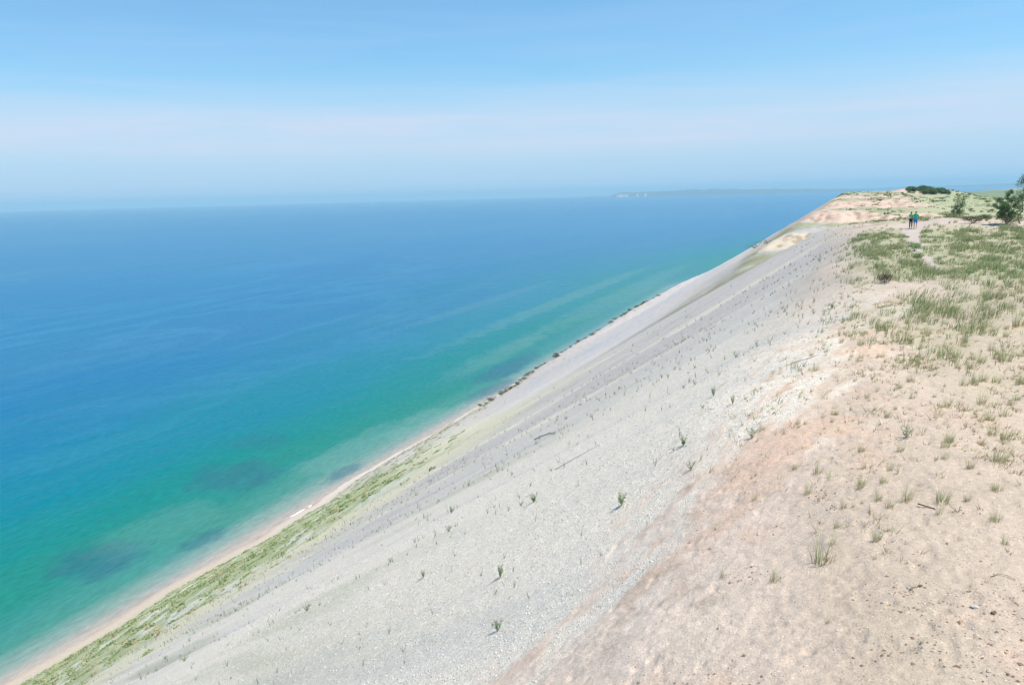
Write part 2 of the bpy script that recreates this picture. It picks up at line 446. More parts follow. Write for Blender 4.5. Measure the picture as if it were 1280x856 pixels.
def ground_material():
    m, nt, b = new_mat('dune ground')
    N, L = nt.nodes.new, nt.links.new
    b.inputs['Roughness'].default_value = 0.92
    b.inputs['Specular IOR Level'].default_value = 0.15
    at = N('ShaderNodeAttribute'); at.attribute_name = 'cover_colour'
    st = N('ShaderNodeAttribute'); st.attribute_name = 'stones'
    geo = N('ShaderNodeNewGeometry')
    # pebbles: small cells, each with its own grey
    def vor(scale, feat='F1'):
        v = N('ShaderNodeTexVoronoi'); v.inputs['Scale'].default_value = scale; v.feature = feat
        L(geo.outputs['Position'], v.inputs['Vector']); return v
    def noi(scale, det=3, ro=0.6):
        n = N('ShaderNodeTexNoise'); n.inputs['Scale'].default_value = scale; n.inputs['Detail'].default_value = det; n.inputs['Roughness'].default_value = ro
        L(geo.outputs['Position'], n.inputs['Vector']); return n
    def mth(op, a_, b_, c_=None):
        k = N('ShaderNodeMath'); k.operation = op
        for i_, v in enumerate((a_, b_, c_)):
            if v is None: continue
            if isinstance(v, (int, float)): k.inputs[i_].default_value = v
            else: L(v, k.inputs[i_])
        return k.outputs[0]
    v1 = vor(44.0); v2 = vor(9.0)
    s1 = N('ShaderNodeSeparateColor'); L(v1.outputs['Color'], s1.inputs[0])
    s2 = N('ShaderNodeSeparateColor'); L(v2.outputs['Color'], s2.inputs[0])
    peb = mth('MULTIPLY_ADD', s1.outputs[0], 0.50, 0.75)          # 0.75 .. 1.25
    peb2 = mth('MULTIPLY_ADD', s2.outputs[1], 0.16, 0.92)
    pebm = mth('MULTIPLY', peb, peb2)
    white = mth('GREATER_THAN', s1.outputs[1], 0.965)
    pebw = mth('MULTIPLY_ADD', white, 0.5, pebm)
    n1 = noi(11.0, 6, 0.7)
    n7 = noi(38.0, 4, 0.75)
    sg = mth('MULTIPLY_ADD', n1.outputs['Fac'], 0.62, 0.37)
    sg = mth('MULTIPLY_ADD', n7.outputs['Fac'], 0.64, sg)
    n9 = noi(1.1, 5, 0.6)
    sg = mth('MULTIPLY', sg, mth('MULTIPLY_ADD', n9.outputs['Fac'], 0.3, 0.85))
    v3 = vor(55.0)
    s3 = N('ShaderNodeSeparateColor'); L(v3.outputs['Color'], s3.inputs[0])
    chip = mth('GREATER_THAN', s3.outputs[0], 0.985)
    sg2 = mth('MULTIPLY_ADD', chip, 0.4, sg)
    chipd = mth('GREATER_THAN', s3.outputs[1], 0.975)
    sg3 = mth('MULTIPLY_ADD', chipd, -0.28, sg2)
    mixv = N('ShaderNodeMix'); mixv.data_type = 'FLOAT'
    L(st.outputs['Fac'], mixv.inputs[0]); L(sg3, mixv.inputs[2]); L(pebw, mixv.inputs[3])
    hsv = N('ShaderNodeVectorMath'); hsv.operation = 'SCALE'
    L(at.outputs['Color'], hsv.inputs[0]); L(mixv.outputs[0], hsv.inputs['Scale'])
    L(hsv.outputs[0], b.inputs['Base Color'])
    # bump
    nb = noi(5.0, 8, 0.62)
    hs = mth('MULTIPLY_ADD', n7.outputs['Fac'], 0.026, mth('MULTIPLY', nb.outputs['Fac'], 0.055))
    hg = mth('MULTIPLY', v1.outputs['Distance'], -0.10)
    mh = N('ShaderNodeMix'); mh.data_type = 'FLOAT'
    L(st.outputs['Fac'], mh.inputs[0]); L(hs, mh.inputs[2])
    L(mth('MULTIPLY_ADD', hg, 0.5, hs), mh.inputs[3])
    bp = N('ShaderNodeBump'); bp.inputs['Strength'].default_value = 0.8; bp.inputs['Distance'].default_value = 1.0
    L(mh.outputs[0], bp.inputs['Height'])
    L(bp.outputs[0], b.inputs['Normal'])
    return m

build_ground()

# ============================================================ lake
def build_lake():
    me = bpy.data.meshes.new('lake')
    verts = [(0, 0, 0)]; faces = []
    n = 180
    rad = [260, 600, 1500, 4000, 12000, 40000]
    for rr in rad:
        for k in range(n):
            t = 2 * math.pi * k / n
            verts.append((rr * math.sin(t), rr * math.cos(t), 0.0))
    for k in range(n):
        faces.append((0, 1 + (k + 1) % n, 1 + k))
    for i in range(len(rad) - 1):
        for k in range(n):
            a, b_ = 1 + i * n + k, 1 + i * n + (k + 1) % n
            faces.append((a, b_, b_ + n, a + n))
    me.from_pydata(verts, [], faces); me.update()
    o = bpy.data.objects.new('lake_water', me); COL.objects.link(o)
    tag(o, kind='structure')
    m, nt, b = new_mat('lake water'); me.materials.append(m)
    N, L = nt.nodes.new, nt.links.new
    def mth(op, a_, b_=None, c_=None, cl=False):
        k = N('ShaderNodeMath'); k.operation = op; k.use_clamp = cl
        for i_, v in enumerate((a_, b_, c_)):
            if v is None: continue
            if isinstance(v, (int, float)): k.inputs[i_].default_value = v
            else: L(v, k.inputs[i_])
        return k.outputs[0]
    geo = N('ShaderNodeNewGeometry')
    sep = N('ShaderNodeSeparateXYZ'); L(geo.outputs['Position'], sep.inputs[0])
    def noi(sx, sy, scale=1.0, det=4, ro=0.55, rot=0.0, dist=0.0):
        mp = N('ShaderNodeMapping'); mp.inputs['Scale'].default_value = (sx, sy, 1); mp.inputs['Rotation'].default_value = (0, 0, rot)
        L(geo.outputs['Position'], mp.inputs[0])
        k = N('ShaderNodeTexNoise'); k.inputs['Scale'].default_value = scale; k.inputs['Detail'].default_value = det
        k.inputs['Roughness'].default_value = ro; k.inputs['Distortion'].default_value = dist
        L(mp.outputs[0], k.inputs['Vector']); return k.outputs['Fac']
    X, Y = sep.outputs[0], sep.outputs[1]
    # offshore distance, warped by bars and bays of the bed
    w = mth('SUBTRACT', noi(0.010, 0.0035, 1, 4), 0.5)
    off0 = mth('SUBTRACT', -213.0, X)
    # the coast turns inland beyond the headland
    yb = mth('MAXIMUM', mth('SUBTRACT', Y, YEND), 0.0)
    off0 = mth('ADD', off0, mth('MULTIPLY', yb, 0.30))
    far_ = N('ShaderNodeMapRange'); far_.interpolation_type = 'SMOOTHSTEP'
    far_.inputs[1].default_value = 450; far_.inputs[2].default_value = 1600; far_.inputs[3].default_value = 1.0; far_.inputs[4].default_value = 0.5
    L(Y, far_.inputs[0])
    off0 = mth('MULTIPLY', off0, far_.outputs[0])
    damp = mth('MINIMUM', mth('MULTIPLY', mth('ABSOLUTE', off0), 0.9), 190.0)
    off = mth('MULTIPLY_ADD', w, damp, off0)
    ramp = N('ShaderNodeValToRGB'); cr = ramp.color_ramp; cr.interpolation = 'EASE'
    sc = 600.0
    pts = [(0, (.34, .29, .25)), (3, (.27, .26, .235)), (9, (.145, .225, .205)), (20, (.040, .175, .150)), (42, (.012, .155, .128)),
           (80, (.003, .150, .143)), (135, (.001, .138, .185)), (220, (.001, .120, .215)), (340, (.001, .112, .240)), (600, (.001, .118, .250))]
    cr.elements[0].position = 0; cr.elements[0].color = (*pts[0][1], 1)
    cr.elements[1].position = 1; cr.elements[1].color = (*pts[-1][1], 1)
    for p, c in pts[1:-1]:
        e = cr.elements.new(p / sc); e.color = (*c, 1)
    L(mth('DIVIDE', off, sc), ramp.inputs[0])
    col = ramp.outputs[0]
    def mix(c0, c1, f):
        k = N('ShaderNodeMix'); k.data_type = 'RGBA'; L(c0, k.inputs[6])
        if isinstance(c1, tuple): k.inputs[7].default_value = (*c1, 1)
        else: L(c1, k.inputs[7])
        L(f, k.inputs[0]); return k.outputs[2]
    def blob(cx, cy, rx, ry, amp, edge):
        u = mth('DIVIDE', mth('SUBTRACT', X, cx), rx); v = mth('DIVIDE', mth('SUBTRACT', Y, cy), ry)
        d = mth('ADD', mth('MULTIPLY', u, u), mth('MULTIPLY', v, v))
        d = mth('ADD', d, mth('MULTIPLY', edge, 3.4))
        return mth('MULTIPLY', mth('SUBTRACT', 1.25, d, None, True), amp, None, True)
    e1 = mth('SUBTRACT', noi(0.085, 0.04, 1, 6, 0.65), 0.5)
    # dark weed and cobble beds on the bottom
    for a_ in BEDS:
        col = mix(col, (.022, .085, .13), blob(*a_, e1))
    # pale sandy bars
    for a_ in BARS:
        col = mix(col, (.12, .24, .21), blob(*a_, e1))
    # broad slicks far out
    sl = noi(0.0016, 0.00028, 1, 6, 0.6, 0.25, 0.8)
    slf = N('ShaderNodeMapRange'); slf.inputs[1].default_value = 0.50; slf.inputs[2].default_value = 0.66; slf.inputs[4].default_value = 0.40
    L(sl, slf.inputs[0])
    s2 = noi(0.012, 0.0016, 1, 5, 0.6, 0.1, 1.2)
    slf2 = N('ShaderNodeMapRange'); slf2.inputs[1].default_value = 0.55; slf2.inputs[2].default_value = 0.72; slf2.inputs[4].default_value = 0.16
    L(s2, slf2.inputs[0])
    col = mix(col, (.03, .14, .24), slf.outputs[0])
    col = mix(col, (.05, .19, .25), slf2.outputs[0])
    # foam-pale wind lines
    rg = noi(0.0042, 0.0011, 1, 5, 0.6, 0.5, 1.6)
    rl = mth('SUBTRACT', 1.0, mth('MULTIPLY', mth('ABSOLUTE', mth('SUBTRACT', rg, 0.5)), 26.0), None, True)
    pt = N('ShaderNodeMapRange'); pt.inputs[1].default_value = 0.48; pt.inputs[2].default_value = 0.62; pt.inputs[4].default_value = 0.2
    L(noi(0.0011, 0.0006, 1, 3), pt.inputs[0])
    col = mix(col, (.05, .22, .34), mth('MULTIPLY', rl, pt.outputs[0]))
    # wavelets: slightly lighter and darker backs
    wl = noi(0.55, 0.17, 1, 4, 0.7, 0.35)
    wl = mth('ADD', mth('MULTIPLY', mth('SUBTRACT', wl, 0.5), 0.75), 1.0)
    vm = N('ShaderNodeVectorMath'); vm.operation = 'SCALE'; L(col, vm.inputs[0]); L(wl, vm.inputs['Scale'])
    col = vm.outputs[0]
    L(col, b.inputs['Base Color'])
    b.inputs['Roughness'].default_value = 0.22
    b.inputs['IOR'].default_value = 1.12
    b.inputs['Specular IOR Level'].default_value = 0.2
    b.inputs['Specular Tint'].default_value = (.4, .85, 1.0, 1)
    wv = noi(0.42, 0.16, 1, 4, 0.6, 0.35)
    wv2 = noi(0.09, 0.035, 1, 3, 0.5, 0.45)
    h = mth('MULTIPLY_ADD', wv, 0.55, mth('MULTIPLY', wv2, 1.4))
    bp = N('ShaderNodeBump'); bp.inputs['Strength'].default_value = 0.9; bp.inputs['Distance'].default_value = 1.0
    L(h, bp.inputs['Height']); L(bp.outputs[0], b.inputs['Normal'])

# cx, cy, rx, ry, strength
BEDS = [(-272, 283, 25, 22, .5), (-256, 191, 19, 17, .6), (-223, 303, 6, 17, .5), (-223, 480, 9, 38, .5), (-240, 545, 14, 60, .6), (-300, 330, 22, 18, .25), (-232, 222, 6, 14, .4)]
BARS = [(-240, 338, 14, 60, .36), (-258, 222, 16, 34, .2), (-268, 600, 16, 110, .28), (-233, 390, 10, 40, .34), (-330, 1000, 16, 420, .34), (-420, 900, 14, 260, .22), (-270, 1050, 22, 420, .3)]
build_lake()

# ============================================================ haze: even, pale air over the whole scene
def build_haze():
    s = 41000.0
    z0, z1 = -4.0, 330.0
    v = [(-s, -s, z0), (s, -s, z0), (s, s, z0), (-s, s, z0), (-s, -s, z1), (s, -s, z1), (s, s, z1), (-s, s, z1)]
    f = [(0, 3, 2, 1), (4, 5, 6, 7), (0, 1, 5, 4), (1, 2, 6, 5), (2, 3, 7, 6), (3, 0, 4, 7)]
    o = mesh_obj('haze', v, f, smooth=False)
    tag(o, kind='stuff')
    m = bpy.data.materials.new('haze'); m.use_nodes = True
    nt = m.node_tree; nt.nodes.clear()
    out = nt.nodes.new('ShaderNodeOutputMaterial'); p = nt.nodes.new('ShaderNodeVolumePrincipled')
    p.inputs['Color'].default_value = (.46, .80, 1.0, 1)
    p.inputs['Density'].default_value = HAZE
    p.inputs['Anisotropy'].default_value = 0.0
    nt.links.new(p.outputs[0], out.inputs['Volume'])
    o.data.materials.append(m)
HAZE = 5.6e-5
build_haze()
# surveyed places on the dune: x, y, height in metres
TUFTS = [(-0.11, 10.89, 0.4), (0.0, 11.4, 0.21), (-0.69, 10.47, 0.21), (0.58, 11.43, 0.24), (0.14, 12.76, 0.17), (1.02, 12.79, 0.28), (0.78, 12.58, 0.2), (1.49, 12.68, 0.28), (1.4, 12.18, 0.22), (1.81, 12.71, 0.17), (2.08, 12.02, 0.21), (2.25, 13.16, 0.23), (-0.0, 9.09, 0.06), (0.53, 10.78, 0.11), (-1.46, 11.01, 0.15), (0.05, 12.04, 0.15), (0.4, 13.62, 0.19), (0.63, 12.91, 0.21), (2.08, 11.27, 0.15), (2.7, 24.89, 0.23), (3.83, 22.86, 0.54), (3.27, 22.62, 0.29), (2.99, 20.16, 0.33), (2.71, 18.22, 0.31), (2.95, 17.33, 0.35), (2.04, 17.79, 0.27), (1.92, 17.73, 0.17), (1.23, 21.79, 0.21), (1.23, 19.19, 0.22), (1.47, 19.76, 0.23), (2.21, 21.81, 0.16), (0.77, 19.08, 0.19), (0.59, 18.29, 0.14), (2.6, 16.07, 0.24), (2.36, 15.5, 0.21), (2.76, 15.77, 0.27), (2.5, 14.55, 0.33), (1.84, 15.44, 0.3), (1.7, 14.6, 0.17), (2.02, 14.15, 0.24), (0.73, 13.61, 0.19), (0.43, 14.38, 0.2), (-0.3, 14.48, 0.24), (-0.72, 14.96, 0.16), (0.41, 15.22, 0.21), (-0.12, 17.25, 0.14), (-0.31, 17.66, 0.11), (0.23, 17.87, 0.14), (0.91, 17.09, 0.2), (3.75, 20.28, 0.26), (2.78, 23.43, 0.22), (2.87, 21.4, 0.2), (0.4, 20.81, 0.12), (0.31, 20.04, 0.12), (0.66, 20.37, 0.12), (1.43, 18.33, 0.18), (1.08, 17.65, 0.14), (-1.06, 17.04, 0.11), (-0.79, 17.26, 0.14), (-0.67, 17.43, 0.14), (3.75, 31.89, 0.58), (4.49, 31.37, 0.62), (3.44, 26.69, 0.54), (4.04, 27.65, 0.4), (4.89, 27.45, 0.63), (4.3, 25.87, 0.28), (5.27, 33.31, 0.41), (5.73, 33.97, 0.36), (2.7, 24.67, 0.18), (2.77, 23.43, 0.17), (2.32, 23.97, 0.18), (2.37, 26.43, 0.25), (2.03, 24.61, 0.18), (1.7, 22.64, 0.21), (2.96, 28.18, 0.31), (1.79, 25.81, 0.24)]
PLANTS = [(-4.57, 16.79, 0.3), (-8.24, 20.39, 0.3), (-3.51, 18.69, 0.25), (-2.84, 17.22, 0.15), (-3.01, 16.92, 0.23), (-3.33, 22.12, 0.26), (-2.56, 20.29, 0.21), (-7.34, 15.92, 0.29), (-6.01, 12.8, 0.24), (-7.47, 18.6, 0.23), (-4.16, 16.89, 0.16), (1.17, 15.76, 0.25), (-1.77, 17.42, 0.26), (-3.71, 19.27, 0.3), (-3.74, 18.62, 0.12), (-4.11, 18.24, 0.21), (-2.66, 20.08, 0.11), (-3.45, 21.05, 0.14), (-3.24, 20.68, 0.11), (-15.83, 29.28, 0.31), (-11.13, 18.66, 0.23), (-10.45, 15.67, 0.2), (-12.08, 17.01, 0.17), (-18.24, 21.9, 0.33), (-19.78, 33.91, 0.32), (-12.85, 35.87, 0.21), (-14.88, 33.99, 0.25), (-11.29, 15.5, 0.18), (-9.81, 18.01, 0.19), (-30.27, 26.63, 0.41), (-0.48, 34.99, 0.27), (0.51, 33.63, 0.19), (0.31, 34.43, 0.16), (-4.3, 37.66, 0.19), (-3.4, 31.81, 0.16), (0.96, 14.0, 0.11), (-11.53, 42.89, 0.33), (-8.05, 34.45, 0.27), (-4.79, 27.44, 0.21)]
BUSH = [(4.36, 62.5, 0.56), (4.05, 56.35, 0.31), (1.73, 41.06, 0.34), (11.29, 92.39, 0.64), (5.04, 28.66, 0.51), (-0.5, 35.67, 0.21), (4.33, 55.1, 0.25)]
FARSHRUB = [(56.86, 662.97, 2.34), (72.51, 593.99, 2.07), (85.04, 596.2, 1.54), (71.19, 870.42, 4.59), (-46.39, 448.42, 3.49), (-33.58, 383.15, 2.96), (72.93, 776.1, 2.04), (105.73, 788.09, 2.03), (109.32, 849.74, 2.2), (109.43, 713.91, 2.44), (90.84, 614.72, 1.58), (19.56, 617.22, 1.12), (44.76, 805.55, 2.15)]
STONES = [(1.52, 9.48, 0.07), (1.68, 9.33, 0.08), (1.25, 12.5, 0.07), (1.01, 9.97, 0.05), (1.91, 9.53, 0.04), (1.91, 10.28, 0.06), (1.92, 10.68, 0.05), (1.21, 8.74, 0.04)]
# ============================================================ plants, people and small things
RNG = np.random.default_rng(7)
def gz(x, y):
    return float(height(np.array([x]), np.array([y]))[0]) + EYE

M_GRASS = simple_mat('marram green', (.36, .42, .18), 0.7, (.48, .48, .25), 3.0, trans=0.4)
M_STRAW = simple_mat('marram straw', (.50, .42, .25), 0.85, (.33, .24, .13), 4.0, trans=0.2)
M_LEAF = simple_mat('dune herb leaf', (.32, .43, .21), 0.65, (.23, .32, .15), 6.0, trans=0.45)
M_SILVER = simple_mat('silvery herb leaf', (.42, .47, .32), 0.75, (.31, .36, .22), 6.0, trans=0.4)
M_STEM = simple_mat('herb stem', (.24, .20, .12), 0.85, (.11, .09, .05), 6.0)
M_BARK = simple_mat('bark', (.27, .24, .20), 0.9, (.18, .15, .12), 7.0)
M_TREELEAF = simple_mat('tree leaf', (.14, .22, .10), 0.6, (.21, .28, .13), 2.0, trans=0.4)
M_DARKLEAF = simple_mat('thicket leaf', (.085, .17, .07), 0.65, (.15, .23, .09), 0.5, trans=0.35)
M_PALELEAF = simple_mat('pale shrub leaf', (.17, .22, .085), 0.7, (.11, .15, .06), 0.6, trans=0.25)
M_SCRUB = simple_mat('brown scrub twig', (.15, .115, .075), 0.9, (.10, .075, .05), 5.0)
M_WOOD = simple_mat('weathered driftwood', (.33, .27, .21), 0.9, (.22, .17, .12), 10.0)
M_DARKWOOD = simple_mat('dark driftwood', (.10, .065, .045), 0.9, (.16, .10, .06), 12.0)
M_STONE = simple_mat('pale stone', (.52, .51, .49), 0.8, (.38, .37, .35), 14.0)

def blades(n, h, spread, width, lean, rng, segs=4, droop=0.5):
    """grass blades as narrow curved ribbons; returns verts, faces"""
    V, F = [], []
    for _ in range(n):
        a = rng.uniform(0, 2 * math.pi)
        r = spread * math.sqrt(rng.uniform(0, 1))
        bx, by = r * math.cos(a), r * math.sin(a)
        L_ = h * rng.uniform(0.55, 1.1)
        out = rng.uniform(0.05, 0.55)
        a2 = a + rng.normal(0, 0.7)
        dx, dy = out * math.cos(a2) + lean[0], out * math.sin(a2) + lean[1]
        w = width * rng.uniform(0.7, 1.2)
        wa = rng.uniform(0, math.pi)
        wx, wy = math.cos(wa) * w / 2, math.sin(wa) * w / 2
        base = len(V)
        for k in range(segs + 1):
            t = k / segs
            px = bx + dx * L_ * t * (0.4 + 0.6 * t)
            py = by + dy * L_ * t * (0.4 + 0.6 * t)
            pz = L_ * (t - droop * (dx * dx + dy * dy) * t * t) - 0.02
            ww = 1 - 0.9 * t ** 1.5
            V.append((px - wx * ww, py - wy * ww, pz)); V.append((px + wx * ww, py + wy * ww, pz))
            if k:
                b_ = base + 2 * k
                F.append((b_ - 2, b_ - 1, b_ + 1, b_))
    return V, F

WIND = (0.22, 0.16)
def tuft_proto(seed, h=0.4, n=46, spread=0.07, dry=18):
    rng = np.random.default_rng(seed)
    n = int(n * .8)
    root = empty('marram_grass_tuft', (0, 0, 0))
    V, F = blades(n, h, spread, 0.006, WIND, rng)
    mesh_obj('green_blades', V, F, [M_GRASS], root)
    V, F = blades(dry, h * 0.5, spread * 1.3, 0.010, (WIND[0] * .5, WIND[1] * .5), rng, 3, 1.2)
    mesh_obj('dry_blades', V, F, [M_STRAW], root)
    return root

def place_copy(proto, first, x, y, rz, s, sz=None):
    if first:
        o = proto
    else:
        o = proto.copy(); COL.objects.link(o)
        for ch in proto.children:
            c = ch.copy(); COL.objects.link(c); c.parent = o
            for g_ in ch.children:
                d_ = g_.copy(); COL.objects.link(d_); d_.parent = c
    o.location = (x, y, gz(x, y))
    o.rotation_euler = (0, 0, rz)
    o.scale = (s, s, s if sz is None else sz)
    return o

TUFT_LABELS = {
    0: 'bright green grass clump alone on the bare near sand, a browner tuft just behind it',
    1: 'small brownish grass tuft just behind the lone bright green clump in the near foreground',
    2: 'small pale green tuft on the pinkish sand, left of the lone bright green clump',
    3: 'thin upright tuft on bare sand between the lone green clump and thicker tufts rightward',
    10: 'dense low olive grass tuft at the right edge of the nearest bare sand',
    12: 'tiny brown dead tuft low in the foreground, nearest of all the grass',
    7: 'wide straw green tuft above a dark stick lying on the sand',
    20: 'full rounded green grass clump with brown dead leaves at its base, near right edge',
    21: 'untidy brown based tuft directly left of the full rounded dark green clump',
    23: 'upright green tuft with a dark brown base below the rounded clump at the right',
    25: 'wide spreading olive grass tuft with a second smaller tuft touching its left side',
    36: 'large yellowish green tuft on open sand at the right, dark shadow at its left foot',
    60: 'long leaning bright green grass clump, farthest left on the low grassy hummock',
    61: 'long leaning bright green grass clump at the middle of the low grassy hummock',
    62: 'tall green clump with a dark base at the front of the low grassy hummock',
    64: 'largest grass clump in sight, domed over dead brown leaves at the right edge',
    63: 'spreading green clump between the hummock front and the large domed clump',
    66: 'brown based tuft on the crest of the grassy hummock, left of a close pair',
    67: 'bushy brown based tuft on the hummock crest, right of a close pair',
}
def build_tufts():
    protos = [tuft_proto(100 + k, n=[46, 34, 60, 26, 40][k], spread=[.07, .06, .10, .05, .09][k], dry=[18, 22, 20, 12, 30][k]) for k in range(5)]
    used = [False] * 5
    for i, (x, y, h) in enumerate(TUFTS):
        k = int(RNG.integers(0, 5))
        if i in (20, 64, 36): k = 2
        s = max(0.4, h / 0.33) * (1.0 if h < 0.5 else .95)
        o = place_copy(protos[k], not used[k], x, y, RNG.uniform(-0.6, 0.6), s)
        used[k] = True
        if i in TUFT_LABELS:
            tag(o, TUFT_LABELS[i], 'grass tuft', 'grass tufts scattered over the sand')
        elif y < 19.5:
            tag(o, 'small thin yellowish green tuft on the open tan sand in front of the grassy hummock', 'grass tuft', 'grass tufts scattered over the sand')
        else:
            tag(o, 'low green and straw tuft on or around the grassy hummock by the right edge', 'grass tuft', 'grass tufts around the hummock')
    # the smaller ones between them
    n = 0
    tries = 0
    while n < 215 and tries < 9000:
        tries += 1
        y = RNG.uniform(11.5, 30); x = RNG.uniform(-2.0, 0.22 * y)
        if x < GB(y) - 0.1 * (y > 14) + 0.2: continue
        dens = 0.12 + 0.9 * ss(0.0, 0.5, fbm(x / 2.0, y / 2.5, 301, 3)) * ss(11, 20, y)
        if y < 13.5: dens *= 0.5
        if RNG.uniform() > dens: continue
        k = int(RNG.integers(0, 5))
        s = (0.22 + 0.55 * RNG.uniform() ** 2) * (1 + 0.02 * (y - 12))
        o = place_copy(protos[k], False, x, y, RNG.uniform(-0.8, 0.8), s, s * RNG.uniform(0.8, 1.15))
        tag(o, 'tiny sparse grass tuft, one of many filling the sand between the larger tufts', 'grass tuft', 'tiny tufts between the larger ones')
        n += 1
build_tufts()

# ---- herbs on the gravel face: spiky stems with narrow leaves
def herb_mesh(stems, h, spread, leaf, rng, nleaf=16, width=0.02):
    SV, SF, LV, LF = [], [], [], []
    for s_ in range(stems):
        a = rng.uniform(0, 2 * math.pi)
        out = rng.uniform(0.1, 1.0) * spread
        dx, dy = out * math.cos(a), out * math.sin(a)
        L_ = h * rng.uniform(0.7, 1.05)
        pts = [np.array([dx * t ** 1.0, dy * t, L_ * t]) for t in np.linspace(0, 1, 5)]
        for k in range(4):
            r0, r1 = 0.005 * (1 - k / 5), 0.005 * (1 - (k + 1) / 5)
            b_ = len(SV)
            for q_, r_ in ((pts[k], r0), (pts[k + 1], r1)):
                for m_ in range(3):
                    an = 2 * math.pi * m_ / 3
                    SV.append((q_[0] + r_ * math.cos(an), q_[1] + r_ * math.sin(an), q_[2] - (0.02 if k == 0 and q_ is pts[0] else 0)))
            for m_ in range(3):
                SF.append((b_ + m_, b_ + (m_ + 1) % 3, b_ + 3 + (m_ + 1) % 3, b_ + 3 + m_))
        for k in range(nleaf):
            t = rng.uniform(0.12, 1.0)
            p = np.array([dx * t, dy * t, L_ * t])
            a2 = rng.uniform(0, 2 * math.pi)
            ll = leaf * rng.uniform(0.6, 1.2) * (1.1 - 0.5 * t)
            up = rng.uniform(0.5, 1.4)
            d = np.array([math.cos(a2), math.sin(a2), up]); d /= np.linalg.norm(d)
            sd = np.cross(d, rng.normal(size=3)); sd /= np.linalg.norm(sd) + 1e-6
            w = width * rng.uniform(0.6, 1.1)
            b_ = len(LV)
            for q_ in (p, p + d * ll * .5 + sd * w / 2, p + d * ll, p + d * ll * .5 - sd * w / 2):
                LV.append(tuple(q_))
            LF.append((b_, b_ + 1, b_ + 2, b_ + 3))
    return SV, SF, LV, LF

def herb_proto(name, seed, stems, h, spread, leaf, nleaf, width, mleaf):
    rng = np.random.default_rng(seed)
    root = empty(name, (0, 0, 0))
    SV, SF, LV, LF = herb_mesh(stems, h, spread, leaf, rng, nleaf, width)
    mesh_obj('stem', SV, SF, [M_STEM], root)
    mesh_obj('foliage', LV, LF, [mleaf], root)
    return root

HERB_LABELS = {
    0: 'spiky green plant with upright shoots alone on the near gravel, nearest the pinkish sand',
    1: 'round green plant on the near gravel, left of the spiky one by the pinkish sand',
    2: 'bushy bright green plant higher on the gravel with a long thin shadow to its left',
    3: 'two thin grey green stems rising in a V beside the bushy bright green plant',
    4: 'small pale green plant right of the thin V shaped stems on the gravel',
    5: 'green plant with two broad shoots, highest of the leafy plants on the gravel face',
    6: 'narrow dark green plant right of the highest leafy plant on the gravel face',
    7: 'upright dark green plant at the head of a greenish streak low on the near gravel',
    8: 'thin leafy stem by itself near the bottom of the near gravel face',
    9: 'small forked grey green sprig below and right of the round plant with long shoots',
    11: 'loose leafy green plant among grass tufts on the tan sand',
    12: 'low sprawling grey green plant where the gravel meets the tan sand',
    19: 'double stemmed plant on the mid gravel face, lower left of the round plant',
    20: 'small dark twin plant halfway down the left side of the gravel',
    23: 'pale stem with leaves at the far lower left of the gravel face',
    29: 'grey green plant near the bottom edge of the picture on the lowest gravel in view',
    30: 'dark green cushion plant on bare sand just below the grass covered dune top',
}
def build_herbs():
    P = [herb_proto('dune_herb', 11, 7, .30, .15, .085, 17, .020, M_LEAF),
         herb_proto('dune_herb', 12, 9, .26, .15, .08, 17, .019, M_LEAF),
         herb_proto('dune_herb', 13, 3, .30, .12, .06, 14, .016, M_SILVER),
         herb_proto('dune_herb', 14, 2, .28, .06, .05, 14, .018, M_SILVER),
         herb_proto('dune_herb', 15, 5, .24, .16, .08, 20, .020, M_SILVER)]
    used = [False] * 5
    bushy = {0: 0, 1: 1, 2: 1, 5: 0, 6: 0, 7: 0, 11: 4, 12: 4, 30: 1, 9: 2, 3: 2, 4: 4, 8: 0, 19: 0, 20: 0}
    for i, (x, y, h) in enumerate(PLANTS):
        k = bushy.get(i, 2 + i % 3)
        s = h / 0.27
        o = place_copy(P[k], not used[k], x, y, RNG.uniform(0, 6.28), s * RNG.uniform(.85, 1.15), s)
        used[k] = True
        if i in HERB_LABELS: tag(o, HERB_LABELS[i], 'plant', 'leafy plants on the gravel face')
        else: tag(o, 'small thin stemmed grey green plant scattered over the near part of the gravel face', 'plant', 'leafy plants on the gravel face')
    n = 0
    while n < 190:
        y = 10 + 75 * RNG.uniform() ** 0.8
        x = -0.3 - RNG.uniform() ** 1.3 * 48
        if x > GB(y) - 0.4: continue
        m = fbm((y) / 3.5, (x) / 6.0, 311, 3)
        if RNG.uniform() > 0.12 + 2.2 * m: continue
        k = int(RNG.choice([2, 3, 3, 4, 2, 4], 1)[0])
        s = 0.35 + 0.75 * RNG.uniform() ** 1.8
        if y > 30: s *= 1.15
        o = place_copy(P[k], False, x, y, RNG.uniform(0, 6.28), s)
        tag(o, 'tiny dark stemmed seedling, one of many dotted thinly down the grey gravel face', 'plant', 'tiny seedlings dotted down the gravel face')
        n += 1
build_herbs()

